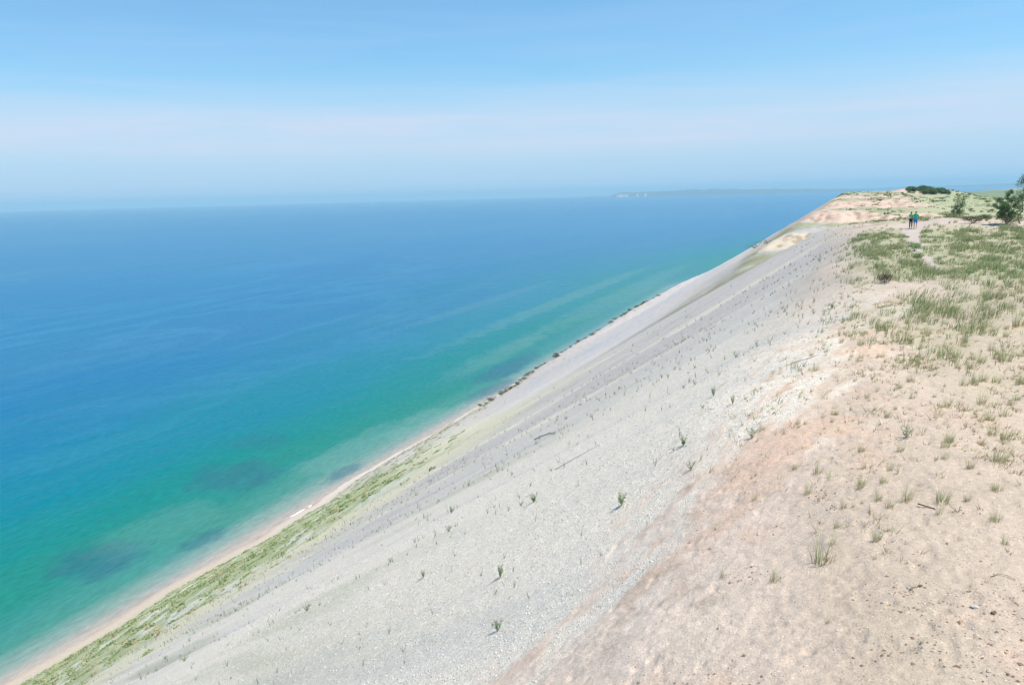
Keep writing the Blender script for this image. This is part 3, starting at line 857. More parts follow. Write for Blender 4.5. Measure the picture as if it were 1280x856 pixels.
# ---- leaf clumps: shrubs, thickets
def leaf_cloud(centers, n, size, rng, flat=0.8):
    """n leaf-sized faces scattered through ellipsoids (x, y, z, rx, ry, rz)"""
    C = np.array(centers)
    w = C[:, 3] * C[:, 4] * C[:, 5]; w = w / w.sum()
    idx = rng.choice(len(C), n, p=w)
    d = rng.normal(size=(n, 3)); d /= np.linalg.norm(d, axis=1)[:, None]
    r = rng.uniform(0.35, 1.0, n) ** 0.6
    lump = 1 + 0.25 * np.sin(d[:, 0] * 5 + idx) * np.cos(d[:, 1] * 4 + d[:, 2] * 3 + idx)
    p = C[idx, :3] + d * C[idx, 3:6] * (r * lump)[:, None]
    a = rng.normal(size=(n, 3)); a /= np.linalg.norm(a, axis=1)[:, None]
    b = np.cross(a, rng.normal(size=(n, 3))); b /= np.linalg.norm(b, axis=1)[:, None]
    s = size * rng.uniform(0.6, 1.3, n)
    V = np.stack([p - a * s[:, None], p + b * s[:, None] * .55, p + a * s[:, None], p - b * s[:, None] * .55], 1).reshape(-1, 3)
    F = np.arange(4 * n).reshape(n, 4)
    return V, F

def fast_mesh(name, V, F, mats, parent=None, smooth=False):
    me = bpy.data.meshes.new(name)
    V = np.asarray(V, np.float32); F = np.asarray(F, np.int32); k = F.shape[1]
    me.vertices.add(len(V)); me.vertices.foreach_set('co', V.ravel())
    me.loops.add(F.size); me.loops.foreach_set('vertex_index', F.ravel())
    me.polygons.add(len(F)); me.polygons.foreach_set('loop_start', (np.arange(len(F)) * k).astype(np.int32))
    me.polygons.foreach_set('use_smooth', np.full(len(F), smooth))
    me.update(calc_edges=True)
    for m in mats: me.materials.append(m)
    o = bpy.data.objects.new(name, me); COL.objects.link(o); o.parent = parent
    return o

def tube(V, F, p0, p1, r0, r1, n=6):
    d = p1 - p0; L_ = np.linalg.norm(d)
    if L_ < 1e-6: return
    d = d / L_
    u = np.cross(d, [0.3, 0.2, 0.93]); u /= np.linalg.norm(u) + 1e-9
    v = np.cross(d, u)
    b = len(V)
    for q, r in ((p0, r0), (p1, r1)):
        for k in range(n):
            t = 2 * math.pi * k / n
            V.append(tuple(q + r * (u * math.cos(t) + v * math.sin(t))))
    for k in range(n):
        F.append((b + k, b + (k + 1) % n, b + n + (k + 1) % n, b + n + k))

def shrub(name, x, y, w, h, mat, label, group, rng, n=500, leaf=0.03, cat='shrub', lobes=5):
    root = empty(name, (x, y, gz(x, y)))
    tag(root, label, cat, group)
    SV, SF = [], []
    cs = []
    for k in range(lobes):
        a = 2 * math.pi * k / lobes + rng.uniform(-.4, .4); r = w * 0.28 * rng.uniform(0.3, 1.1)
        hh = h * rng.uniform(0.38, 0.68)
        cs.append((r * math.cos(a), r * math.sin(a), hh, w * .26 * rng.uniform(.7, 1.2), w * .26 * rng.uniform(.7, 1.2), h * .34 * rng.uniform(.8, 1.1)))
        p0 = np.array([0, 0, -0.08 * h]); pm = np.array([r * .5 * math.cos(a), r * .5 * math.sin(a), hh * .5]); p1 = np.array([r * math.cos(a), r * math.sin(a), hh])
        tube(SV, SF, p0, pm, w * .02, w * .013, 5); tube(SV, SF, pm, p1, w * .013, w * .006, 5)
    mesh_obj('branch', SV, SF, [M_BARK], root)
    V, F = leaf_cloud(cs, n, leaf, rng)
    fast_mesh('crown', V, F, [mat], root)
    return root

def tree(x, y, h, seed, label, stems=1, base_spread=0.1, tips=26, cl=(0.28, 0.22), leaf=0.05, per=60, narrow=0.32, start=0.12, lean=(0, 0), gaps=None):
    rng = np.random.default_rng(seed)
    root = empty('young_tree', (x, y, gz(x, y)))
    tag(root, label, 'tree', 'young trees on the dune ridge')
    TV, TF, BV, BF = [], [], [], []
    cs = []
    for s_ in range(stems):
        a0 = rng.uniform(0, 6.28)
        hh = h * (1.0 if s_ == 0 else rng.uniform(.6, .9))
        pts = [np.array([0, 0, -0.1])]
        off = np.array([math.cos(a0), math.sin(a0), 0]) * base_spread * h * (0 if s_ == 0 else 1)
        for k in range(1, 8):
            t = k / 7
            pts.append(off * t + np.array([lean[0] * h * t * t, lean[1] * h * t * t, hh * t]) + rng.normal(size=3) * 0.018 * h * np.array([1, 1, 0]))
        for k in range(7):
            tube(TV, TF, pts[k], pts[k + 1], 0.016 * h * (1 - k / 7.5), 0.016 * h * (1 - (k + 1) / 7.5), 7)
        for k in range(tips):
            t = start + (1 - start) * ((k + rng.uniform(0, 1)) / tips) ** 0.9
            i = min(6, int(t * 7)); f = t * 7 - i
            p0 = pts[i] * (1 - f) + pts[i + 1] * f
            a = k * 2.4 + rng.uniform(-.5, .5)
            ln = h * narrow * (1.08 - t) ** 0.7 * rng.uniform(0.45, 1.15)
            d = np.array([math.cos(a), math.sin(a), rng.uniform(0.15, 0.8)])
            pm = p0 + d * ln * 0.5; p1 = p0 + d * ln + np.array([0, 0, 0.08 * ln])
            r0 = 0.006 * h * (1.1 - t)
            tube(BV, BF, p0, pm, r0, r0 * .65, 5); tube(BV, BF, pm, p1, r0 * .65, r0 * .3, 5)
            for q, sc in ((p1, 1.0), (pm + rng.normal(size=3) * .05 * h * .3, .7)):
                if rng.uniform() < 0.86:
                    rr = h * 0.062 * sc * rng.uniform(.65, 1.25)
                    cs.append((q[0], q[1], q[2], rr * cl[0] / .28, rr * cl[0] / .28, rr * cl[1] / .22))
        cs.append((pts[-1][0], pts[-1][1], pts[-1][2], .035 * h, .035 * h, .06 * h))
    trunk = mesh_obj('trunk', TV, TF, [M_BARK], root)
    mesh_obj('branch', BV, BF, [M_BARK], trunk)
    V, F = leaf_cloud(cs, per * len(cs), leaf, rng)
    fast_mesh('crown', V, F, [M_TREELEAF], root)
    return root

tree(11.05, 101.5, 2.75, 5, 'small loose branched sapling standing alone on the dune crest right of the two walkers', stems=3, base_spread=.22, tips=15, leaf=.045, per=40, narrow=.30, start=.1, cl=(.30, .30))
tree(14.2, 90.2, 3.15, 9, 'bushy many stemmed young tree at the right edge, wider than tall', stems=4, base_spread=.3, tips=24, leaf=.055, per=46, narrow=.42, start=.08)
tree(15.45, 90.8, 4.7, 13, 'tall thin pale trunked young tree at the very right edge, rising above the bushy one', stems=1, tips=22, leaf=.05, per=45, narrow=.24, start=.35)

srng = np.random.default_rng(21)
shrub('round_bush', BUSH[0][0], BUSH[0][1], 1.15, .62, M_LEAF, 'round bright green bush at the left side of the sandy trail below the walkers', None, srng, 700, .05)
shrub('round_bush', BUSH[1][0] + .1, BUSH[1][1], .75, .36, M_LEAF, 'smaller low green bush just in front of the round bright one by the trail', None, srng, 400, .045)
shrub('dead_bush', BUSH[2][0], BUSH[2][1], .95, .40, M_SCRUB, 'dark brown half dead bush on the grassy slope left of the trail', None, srng, 500, .035)
shrub('ridge_scrub', 11.5, 91.5, 2.6, .75, M_SCRUB, 'wide brown scrub patch on the sandy ridge right of the walkers', None, srng, 900, .05)
shrub('ridge_scrub', 12.9, 93.5, 1.5, .70, M_PALELEAF, 'pale green leafy shrub between the brown scrub and the bushy tree', None, srng, 600, .05)
shrub('ridge_scrub', 10.4, 100.0, 3.2, .75, M_PALELEAF, 'low green scrub around the foot of the lone sapling', None, srng, 900, .05)
shrub('ridge_scrub', 14.9, 92.6, 3.4, .9, M_PALELEAF, 'low green scrub skirting the foot of the bushy tree at the right edge', None, srng, 1100, .05)
shrub('trail_scrub', BUSH[6][0] + .9, BUSH[6][1], .6, .28, M_SILVER, 'small grey green bush on the right side of the trail', None, srng, 300, .035)
shrub('trail_scrub', 5.6, 44.5, .55, .30, M_LEAF, 'small dark green bush where the trail fades into the grass', None, srng, 300, .035)
FS = ['dark low shrub alone on the tan flat behind the walkers', 'small dark shrub on the green plain right of the sapling', 'dark dot of a shrub on the plain, right of the other plain shrub',
      None, 'dark grassy knob of shrubs where the far bluff face meets the pale sand, left one', 'dark grassy knob of shrubs above the cream sand, right one',
      'low shrub on the pale strip at the right foot of the thicket hill', 'distant dark shrub on the plain between sapling and bushy tree', None,
      'far dark shrub near the back edge of the plain', 'dark shrub low on the plain beside the bushy tree', 'low shrub on the grassy far bluff top', 'low dark shrub at the left foot of the thicket hill']
for i, (x, y, h) in enumerate(FARSHRUB):
    if FS[i] is None: continue
    kk = 5.5 if i in (4, 5) else 2.6
    shrub('distant_shrub', x, y, h * kk, h * (.75 if i in (4, 5) else .95), M_DARKLEAF if i % 2 == 0 else M_PALELEAF, FS[i], 'shrubs dotted over the far dunes and plain', srng, 260, .22)
# ---- scarp shrubs along the foot of the far bluff
def build_scarp():
    rng = np.random.default_rng(33)
    protos = [shrub('scarp_shrub', 0, 0, 4.2, 2.1, [M_DARKLEAF, M_PALELEAF, M_SCRUB][k], 'x', 'g', rng, 170, .26) for k in range(3)]
    used = [False] * 3
    for i in range(110):
        y = 405 + (i + rng.uniform(0, 1)) / 110 * 440
        q = rng.uniform(9, 23) + (rng.uniform() < .15) * rng.uniform(5, 14)
        k = int(rng.choice([0, 1, 2, 2, 0], 1)[0])
        x = float(shore_x(np.array([y]))[0]) + q
        s = rng.uniform(.6, 1.7)
        o = place_copy(protos[k], not used[k], x, y, rng.uniform(0, 6.28), s, s * rng.uniform(.5, .9)); used[k] = True
        tag(o, ['low dark green shrub clinging to the eroded edge along the far bluff foot', 'low pale green shrub clinging to the eroded edge along the far bluff foot',
                'brown leafless brush caught on the eroded edge at the foot of the far bluff'][k], 'shrub', ['green shrubs along the eroded bluff foot', 'pale shrubs along the eroded bluff foot', 'brown brush along the eroded bluff foot'][k])
build_scarp()

# ---- turf of the near dune top, beyond the separate tufts: uncountable, one object
def build_turf():
    rng = np.random.default_rng(41)
    n = 60000
    y = 19 + 95 * rng.uniform(size=n) ** 0.85
    x = GB(y) - 1 + rng.uniform(size=n) * (0.30 * y + 3)
    c = cover(x, y)
    clump = ss(-0.3, 0.5, fbm(x / .8, y / 2.6, 351, 4))
    keep = rng.uniform(size=n) < np.clip(c * (0.12 + 0.9 * clump), 0, 1) * np.interp(y, [19, 25, 30, 60, 115], [.14, .36, .36, .40, .55])
    x, y, cl = x[keep], y[keep], clump[keep]
    # scattered thin growth on the sand of the gravel brow and streaks lower down
    z = height(x, y) + EYE
    m = len(x)
    nb = 9
    X = np.repeat(x, nb); Y = np.repeat(y, nb); Z = np.repeat(z, nb)
    k = len(X)
    d = np.hypot(X, Y)
    hgt = (0.24 + 0.26 * np.repeat(cl, nb)) * rng.uniform(.6, 1.1, k)
    sp = 0.13
    a = rng.uniform(0, 6.28, k); r = sp * np.sqrt(rng.uniform(size=k))
    bx, by = X + r * np.cos(a), Y + r * np.sin(a)
    dx = 0.45 * np.cos(a) * rng.uniform(.2, 1, k) + WIND[0]; dy = 0.45 * np.sin(a) * rng.uniform(.2, 1, k) + WIND[1]
    w = (0.007 + 0.00028 * d) * rng.uniform(.7, 1.2, k)
    wa = rng.uniform(0, 3.14, k); wx, wy = np.cos(wa) * w / 2, np.sin(wa) * w / 2
    V = []
    for t, ww in ((0, 1), (.55, .75), (1, .12)):
        px = bx + dx * hgt * t * (.4 + .6 * t); py = by + dy * hgt * t * (.4 + .6 * t); pz = Z + hgt * t * (1 - .25 * t) - (.03 if t == 0 else 0)
        V.append(np.stack([px - wx * ww, py - wy * ww, pz], -1)); V.append(np.stack([px + wx * ww, py + wy * ww, pz], -1))
    V = np.stack(V, 1).reshape(-1, 3)
    b = np.arange(k)[:, None] * 6
    F = np.concatenate([b + [0, 1, 3, 2], b + [2, 3, 5, 4]], 1).reshape(-1, 4)
    o = fast_mesh('dune_grass', V, F, [M_GRASS, M_STRAW, M_TURF2])
    mi = np.repeat(rng.choice([0, 1, 2], k, p=[.42, .24, .34]), 2).astype(np.int32)
    o.data.polygons.foreach_set('material_index', mi)
    tag(o, 'green and straw dune grass covering the top of the near dune around the trail', 'grass', kind='stuff')
M_TOE1 = simple_mat('foot slope grass', (.36, .42, .20), 0.75, (.27, .33, .15), .4, trans=0.3)
M_TOE2 = simple_mat('foot slope scrub', (.20, .27, .11), 0.75, (.27, .33, .14), .4, trans=0.3)
M_TURF2 = simple_mat('turf green', (.15, .24, .09), 0.7, (.24, .31, .14), 1.5, trans=0.3)
build_turf()

# ---- short sparse growth all over the open sand
def build_sparse():
    rng = np.random.default_rng(43)
    n = 21000
    y = 10.5 + 34 * rng.uniform(size=n) ** 1.1
    x = GB(y) - .8 + rng.uniform(size=n) * (0.27 * y + 5.5)
    m = fbm(x / 1.4, y / 1.8, 381, 4)
    pr = (.05 + .55 * ss(0.0, .5, m)) * ss(10.5, 17, y + x) * ss(46, 34, y)
    k = rng.uniform(size=n) < pr
    x, y = x[k], y[k]; z = height(x, y) + EYE
    nb = 7; k = len(x) * nb
    X, Y, Z = np.repeat(x, nb), np.repeat(y, nb), np.repeat(z, nb)
    S = np.repeat(rng.uniform(.5, 1.3, len(x)), nb)
    d = np.hypot(X, Y)
    a = rng.uniform(0, 6.28, k); r = .05 * S * np.sqrt(rng.uniform(size=k))
    bx, by = X + r * np.cos(a), Y + r * np.sin(a)
    h = rng.uniform(.04, .13, k) * S; o_ = rng.uniform(.2, 1.3, k) * h
    w = (.0045 + .00018 * d) * rng.uniform(.6, 1.3, k)
    wa = rng.uniform(0, 3.14, k); wx, wy = np.cos(wa) * w, np.sin(wa) * w
    V = []
    for t, ww in ((0, 1), (1, .15)):
        px = bx + np.cos(a) * o_ * t + WIND[0] * h * t; py = by + np.sin(a) * o_ * t + WIND[1] * h * t; pz = Z + h * t - .008
        V.append(np.stack([px - wx * ww, py - wy * ww, pz], -1)); V.append(np.stack([px + wx * ww, py + wy * ww, pz], -1))
    V = np.stack(V, 1).reshape(-1, 3)
    F = np.arange(k)[:, None] * 4 + np.array([0, 1, 3, 2])
    o = fast_mesh('sparse_grass', V, F, [M_GRASS, M_STRAW, M_DRY])
    o.data.polygons.foreach_set('material_index', np.repeat(rng.choice(3, len(x), p=[.35, .4, .25]), nb).astype(np.int32))
    tag(o, 'short dry grass shoots and dead leaf bits scattered over the open tan sand', 'grass', kind='stuff')
M_DRY = simple_mat('dead leaf brown', (.27, .19, .12), .9, (.38, .29, .18), 3)
build_sparse()

# ---- low growth on the foot of the near bluff and on the far dunes: uncountable
def clump_field(name, x, y, size, nleaf, leaf, mats, probs, rng, label):
    z = height(x, y, False) + EYE
    m = len(x)
    k = m * nleaf
    S = np.repeat(size, nleaf)
    d = rng.normal(size=(k, 3)); d /= np.linalg.norm(d, axis=1)[:, None]
    r = rng.uniform(.2, 1, k) ** .5
    p = np.stack([np.repeat(x, nleaf) + d[:, 0] * r * S, np.repeat(y, nleaf) + d[:, 1] * r * S, np.repeat(z, nleaf) + np.abs(d[:, 2]) * r * S * .42], -1)
    p[:, 2] += 0.6 * (p[:, 0] - np.repeat(x, nleaf)) * (np.repeat(x, nleaf) < -8)
    a = rng.normal(size=(k, 3)); a[:, 2] = np.abs(a[:, 2]); a /= np.linalg.norm(a, axis=1)[:, None]
    b = np.cross(a, rng.normal(size=(k, 3))); b /= np.linalg.norm(b, axis=1)[:, None]
    s = (leaf * S)[:, None] * rng.uniform(.6, 1.3, k)[:, None]
    V = np.stack([p - a * s, p + b * s * .5, p + a * s, p - b * s * .5], 1).reshape(-1, 3)
    F = np.arange(4 * k).reshape(k, 4)
    o = fast_mesh(name, V, F, mats)
    o.data.polygons.foreach_set('material_index', np.repeat(rng.choice(len(mats), m, p=probs), nleaf).astype(np.int32))
    tag(o, label, 'vegetation', kind='stuff')

def build_lowgrowth():
    rng = np.random.default_rng(47)
    n = 26000
    y = 40 + 460 * rng.uniform(size=n) ** 1.4
    q = 6 + rng.uniform(size=n) * 165
    x = shore_x(y) + q
    gq = np.interp(y, [0, 60, 85, 108, 165, 260, 420, 500], [124, 126, 130, 152, 112, 62, 34, 10])
    n3 = fbm(y / 7.0, q / 5.0, 151, 4); n4 = fbm(y / 2.5, q / 2.0, 155, 3)
    pr = ss(6, -10, q - gq + 16 * n3) * (0.10 + 0.9 * ss(0.0, .5, n4 + .4 * n3)) + 0.05 * ss(34, 0, q - gq)
    k = rng.uniform(size=n) < pr * 0.8
    x, y = x[k], y[k]
    clump_field('slope_grass', x, y, rng.uniform(.35, 1.1, len(x)), 14, .30, [M_TOE1, M_TOE2, M_STRAW], [.6, .22, .18], rng,
                'pale green grass and low scrub clothing the foot of the near bluff above the beach')
    # far dunes and plain
    n = 9000
    y = 135 + 1100 * rng.uniform(size=n) ** 1.2
    x = -12 + rng.uniform(size=n) * 317
    k1 = fbm(x / 14.0, y / 38.0, 191, 4); k2 = fbm(x / 5.0, y / 14.0, 195, 3)
    pr = ss(0.05, 0.5, k1 * .7 + k2 * .6 + .25 * ss(0, 60, x)) * .6
    k = rng.uniform(size=n) < pr
    x, y = x[k], y[k]
    clump_field('far_dune_scrub', x, y, rng.uniform(.5, 1.7, len(x)) * (1 + y / 900), 12, .34, [M_PALELEAF, M_DARKLEAF, M_GRASS, M_SCRUB], [.4, .15, .35, .1], rng,
                'thin scrub and grass clumps scattered over the far dunes and plain')
build_lowgrowth()

# ---- hair-thin seedlings and dead stalks all down the gravel face: uncountable
def build_stalks():
    rng = np.random.default_rng(59)
    n = 26000
    y = 9 + 120 * rng.uniform(size=n) ** .9
    x = GB(y) + .5 - 95 * rng.uniform(size=n) ** 1.3
    m3 = fbm(y / 3.2 + 0.1 * (x + 213), (x + 213) / 12.0, 141, 4)
    keep = rng.uniform(size=n) < (.05 + .36 * ss(-0.1, .5, m3)) * ss(115, 60, y)
    keep &= rng.uniform(size=n) < ss(5, 30, np.hypot(x, y))
    x, y = x[keep], y[keep]; z = height(x, y) + EYE
    nb = 3; k = len(x) * nb
    X, Y, Z = np.repeat(x, nb), np.repeat(y, nb), np.repeat(z, nb)
    d = np.hypot(X, Y)
    a = rng.uniform(0, 6.28, k); o_ = rng.uniform(.1, .6, k)
    h = rng.uniform(.08, .26, k) * (1 + .004 * d); w = (.005 + .0002 * d) * rng.uniform(.6, 1.3, k)
    V = []
    for t, ww in ((0, 1), (1, .2)):
        px = X + np.cos(a) * o_ * h * t; py = Y + np.sin(a) * o_ * h * t; pz = Z + h * t - .02
        V.append(np.stack([px - w * ww, py, pz], -1)); V.append(np.stack([px + w * ww, py + w * ww * .5, pz], -1))
    V = np.stack(V, 1).reshape(-1, 3)
    F = np.arange(k)[:, None] * 4 + np.array([0, 1, 3, 2])
    o = fast_mesh('dune_stalks', V, F, [M_SILVER, M_STRAW, M_STEM])
    o.data.polygons.foreach_set('material_index', rng.choice(3, k, p=[.5, .35, .15]).astype(np.int32))
    tag(o, 'hair thin seedlings and dead stalks sprinkled over the gravel face', 'seedlings', kind='stuff')
build_stalks()

# ---- the thicket on the hill at the back
def build_thicket():
    rng = np.random.default_rng(53)
    cs = []
    for i in range(34):
        a = rng.uniform(-1, 1); x = 69.5 + 17 * a; y = 880 + rng.uniform(-14, 14)
        z = float(height(x, y, False)) + EYE
        r = rng.uniform(2.4, 4.2)
        cs.append((x, y, z + (1.2 + 2.2 * (1 - a * a)) * rng.uniform(.6, 1.1), r, r, r * .75 * (1.1 - .4 * abs(a))))
    V, F = leaf_cloud(cs, 15000, .5, rng)
    o = fast_mesh('thicket', V, F, [M_DARKLEAF, M_PALELEAF])
    cx = V[F[:, 0], 0]
    sel = (fbm(cx / 4.0, V[F[:, 0], 2] / 3.0, 361, 2) + .8 * ss(74, 84, cx)) > .45
    o.data.polygons.foreach_set('material_index', sel.astype(np.int32))
    tag(o, 'dense dark green thicket covering the low hill at the back of the plain', 'thicket', kind='stuff')
build_thicket()

# ---- loose pebbles and stones close by: uncountable
def build_pebbles():
    rng = np.random.default_rng(61)
    ico = []
    t = (1 + 5 ** .5) / 2
    iv = np.array([(-1, t, 0), (1, t, 0), (-1, -t, 0), (1, -t, 0), (0, -1, t), (0, 1, t), (0, -1, -t), (0, 1, -t), (t, 0, -1), (t, 0, 1), (-t, 0, -1), (-t, 0, 1)], float)
    iv /= np.linalg.norm(iv[0])
    fi = np.array([(0, 11, 5), (0, 5, 1), (0, 1, 7), (0, 7, 10), (0, 10, 11), (1, 5, 9), (5, 11, 4), (11, 10, 2), (10, 7, 6), (7, 1, 8), (3, 9, 4), (3, 4, 2), (3, 2, 6), (3, 6, 8), (3, 8, 9), (4, 9, 5), (2, 4, 11), (6, 2, 10), (8, 6, 7), (9, 8, 1)])
    n = 26000
    y = 7 + 26 * rng.uniform(size=n) ** 1.3
    x = -1.05 * y + rng.uniform(size=n) * (1.05 * y + .28 * y)
    g = gravel_mask(x, y)
    keep = rng.uniform(size=n) < (0.12 + 0.88 * g)
    x, y, g = x[keep], y[keep], g[keep]
    z = height(x, y) + EYE
    m = len(x)
    s = (0.006 + 0.013 * rng.uniform(size=m) ** 3) * (1 + 0.02 * y) * (.6 + .4 * g)
    sc = np.stack([rng.uniform(.8, 1.4, m), rng.uniform(.8, 1.4, m), rng.uniform(.45, .8, m)], -1) * s[:, None]
    a = rng.uniform(0, 6.28, m); ca, sa = np.cos(a), np.sin(a)
    P = iv[None] * sc[:, None]
    P = np.stack([P[..., 0] * ca[:, None] - P[..., 1] * sa[:, None], P[..., 0] * sa[:, None] + P[..., 1] * ca[:, None], P[..., 2]], -1)
    P = P + np.stack([x, y, z + .2 * s], -1)[:, None]
    F = (np.arange(m)[:, None, None] * 12 + fi[None]).reshape(-1, 3)
    mats = [M_PEB1, M_PEB2, M_PEB3]
    o = fast_mesh('gravel_pebbles', P.reshape(-1, 3), F, mats, smooth=True)
    mi = rng.choice(3, m, p=[.55, .33, .12])
    o.data.polygons.foreach_set('material_index', np.repeat(mi, 20).astype(np.int32))
    tag(o, 'loose grey and white pebbles strewn over the near gravel and sand', 'pebbles', kind='stuff')
M_PEB1 = simple_mat('pale pebble', (.66, .645, .62), .7, (.56, .54, .52), 3)
M_PEB2 = simple_mat('grey pebble', (.44, .42, .40), .75, (.34, .33, .32), 3)
M_CRUMB = simple_mat('shade and damp sand crumb', (.20, .135, .09), .9, (.30, .21, .15), 5)  # dark brown serves for damp sand and for shade in footprints
M_PEB3 = simple_mat('tan pebble', (.50, .40, .33), .75, (.38, .30, .25), 3)
build_pebbles()

def build_crumbs():  # dark crumbs stand in for shaded footprint pits as well as wet sand
    rng = np.random.default_rng(67)
    n = 15000
    y = 6.8 + 9 * rng.uniform(size=n) ** 1.2; x = -2.5 + rng.uniform(size=n) * (2.5 + .28 * y)
    pr = ss(-.1, .6, fbm(x / .7, y / .7, 371, 3) + 1.0 * gauss(x, y, 1.9, 9.0, 1.3, 1.6) + .35 * gauss(x, y, -.6, 13.5, 1.2, 2.2) - .12)
    k = rng.uniform(size=n) < pr * .75
    x, y = x[k], y[k]; z = height(x, y) + EYE
    m = len(x)
    s = (.006 + .018 * rng.uniform(size=m) ** 2.5)
    u = np.array([(1, 0, 0), (0, 1, 0), (-1, 0, 0), (0, -1, 0), (0, 0, 1), (0, 0, -1)], float)
    f = np.array([(0, 1, 4), (1, 2, 4), (2, 3, 4), (3, 0, 4), (1, 0, 5), (2, 1, 5), (3, 2, 5), (0, 3, 5)])
    P = u[None] * (s[:, None] * rng.uniform(.6, 1.6, (m, 1)))[..., None] * rng.uniform(.5, 1.2, (m, 6, 1)) * np.array([1, 1, .5])
    a = rng.uniform(0, 6.28, m); ca, sa = np.cos(a), np.sin(a)
    P = np.stack([P[..., 0] * ca[:, None] - P[..., 1] * sa[:, None], P[..., 0] * sa[:, None] + P[..., 1] * ca[:, None], P[..., 2]], -1) + np.stack([x, y, z + .1 * s], -1)[:, None]
    F = (np.arange(m)[:, None, None] * 6 + f[None]).reshape(-1, 3)
    o = fast_mesh('shade_sand_crumbs', P.reshape(-1, 3), F, [M_CRUMB, M_PEB3])
    o.data.polygons.foreach_set('material_index', np.repeat(rng.choice(2, m, p=[.7, .3]), 8).astype(np.int32))
    tag(o, 'brown crumbs of damp sand, also standing for footprint shadows on the trodden near sand', 'litter', kind='stuff')
build_crumbs()

def blob_mesh(name, r, seed, mat, parent=None):
    bm = bmesh.new()
    bmesh.ops.create_icosphere(bm, subdivisions=3, radius=1)
    rng = np.random.default_rng(seed)
    o3 = rng.uniform(0, 9, 3)
    for v in bm.verts:
        p = v.co
        k = 1 + .22 * math.sin(3 * p.x + o3[0]) * math.cos(2.6 * p.y + o3[1]) + .12 * math.sin(5 * p.z + 4 * p.x + o3[2])
        v.co = Vector((p.x * r[0] * k, p.y * r[1] * k, p.z * r[2] * k))
    me = bpy.data.meshes.new(name); bm.to_mesh(me); bm.free(); me.materials.append(mat)
    for p in me.polygons: p.use_smooth = True
    o = bpy.data.objects.new(name, me); COL.objects.link(o); o.parent = parent
    return o

import bmesh
def stone(i, name, r, mat, label, cat):
    x, y, _ = STONES[i]
    o = blob_mesh(name, r, 70 + i, mat)
    o.location = (x, y, gz(x, y) + r[2] * .35); o.rotation_euler = (0, 0, i * 1.3)
    tag(o, label, cat)
stone(0, 'pale_stone', (.045, .03, .022), M_STONE, 'pale grey flat stone on the trodden sand near the lower right corner', 'stone')
stone(1, 'bark_chip', (.05, .025, .016), M_DARKWOOD, 'reddish brown chip of bark right of the pale flat stone', 'bark')
stone(3, 'clay_lump', (.035, .02, .014), M_DARKWOOD, 'small reddish brown lump on bare sand above and left of the pale flat stone', 'lump')

def stick(name, pts, r, mat, label, cat='stick'):
    V, F = [], []
    P = []
    for (x, y, dz) in pts: P.append(np.array([x, y, gz(x, y) + dz]))
    for k in range(len(P) - 1):
        tube(V, F, P[k], P[k + 1], r * (1 - .6 * k / len(P)), r * (1 - .6 * (k + 1) / len(P)), 7)
    o = mesh_obj(name, V, F, [mat]); tag(o, label, cat)
sx, sy, _ = STONES[2]
stick('dark_stick', [(sx - .09, sy + .07, .04), (sx, sy, .02), (sx + .05, sy - .02, .015), (sx + .13, sy - .05, .01)], .012, M_DARKWOOD, 'short dark brown stick lying on the sand below the straw green tufts')
sx, sy, _ = STONES[5]
stick('curved_twig', [(sx - .12, sy + .02, .01), (sx - .04, sy + .06, .02), (sx + .05, sy + .05, .02), (sx + .12, sy - .04, .01)], .006, M_WOOD, 'thin curved grey twig on the bare sand near the right edge', 'twig')
stick('driftwood_pole', [(-19.75, 49.27, .05), (-18.9, 48.4, .06), (-18.0, 47.6, .06), (-17.27, 46.81, .05)], .035, M_WOOD, 'long grey brown driftwood pole lying on the middle of the gravel face', 'driftwood')
stick('bleached_pole', [(-9.04, 24.44, .02), (-8.6, 24.55, .03), (-8.1, 24.62, .03), (-7.51, 24.77, .02)], .016, M_STONE, 'thin bleached white branch lying on the gravel above the round green plant', 'driftwood')
stick('shadow_line', [(-1.5, 23.2, .0), (-1.2, 23.5, .012), (-.9, 23.7, .01), (-.6, 24.1, .0)], .010, M_DARKWOOD, 'thin shadow line modelled as dark rod where gravel meets sand below the grassy top', 'driftwood')  # dark rod put in for a thin shadow line on the ground

# ---- foam where small waves break on the beach
M_FOAM = simple_mat('wave foam', (.80, .82, .82), .6, (.72, .75, .76), .8)
def foam(cx, cy, L_, w, seed, label):
    rng = np.random.default_rng(seed)
    V, F = [], []
    n = 24
    for k in range(n + 1):
        t = k / n; yy = cy + (t - .5) * L_
        xx = float(shore_x(np.array([yy]))[0]) - .8 + (cx)
        ww = w * math.sin(math.pi * t) ** .6 * (1 + .4 * float(noise(np.array([yy * 1.3]), np.array([seed]), 5)[0])) + .02
        sh = .25 * float(noise(np.array([yy * .6]), np.array([seed + 3.0]), 6)[0])
        for dx, dz in ((-.5, .004), (-.2, .09), (.2, .11), (.5, .004)):
            V.append((xx + sh + dx * ww, yy, dz))
        if k:
            b = 4 * k
            for j in range(3): F.append((b - 4 + j, b - 3 + j, b + 1 + j, b + j))
    o = mesh_obj('wave_foam', V, F, [M_FOAM]); tag(o, label, 'foam', kind='stuff')
foam(.0, 254.5, 9.5, .8, 1, 'long streak of white foam at the water edge beside the green bluff foot')
foam(-.5, 262.5, 2.6, .8, 2, 'short spot of white foam just beyond the long streak')

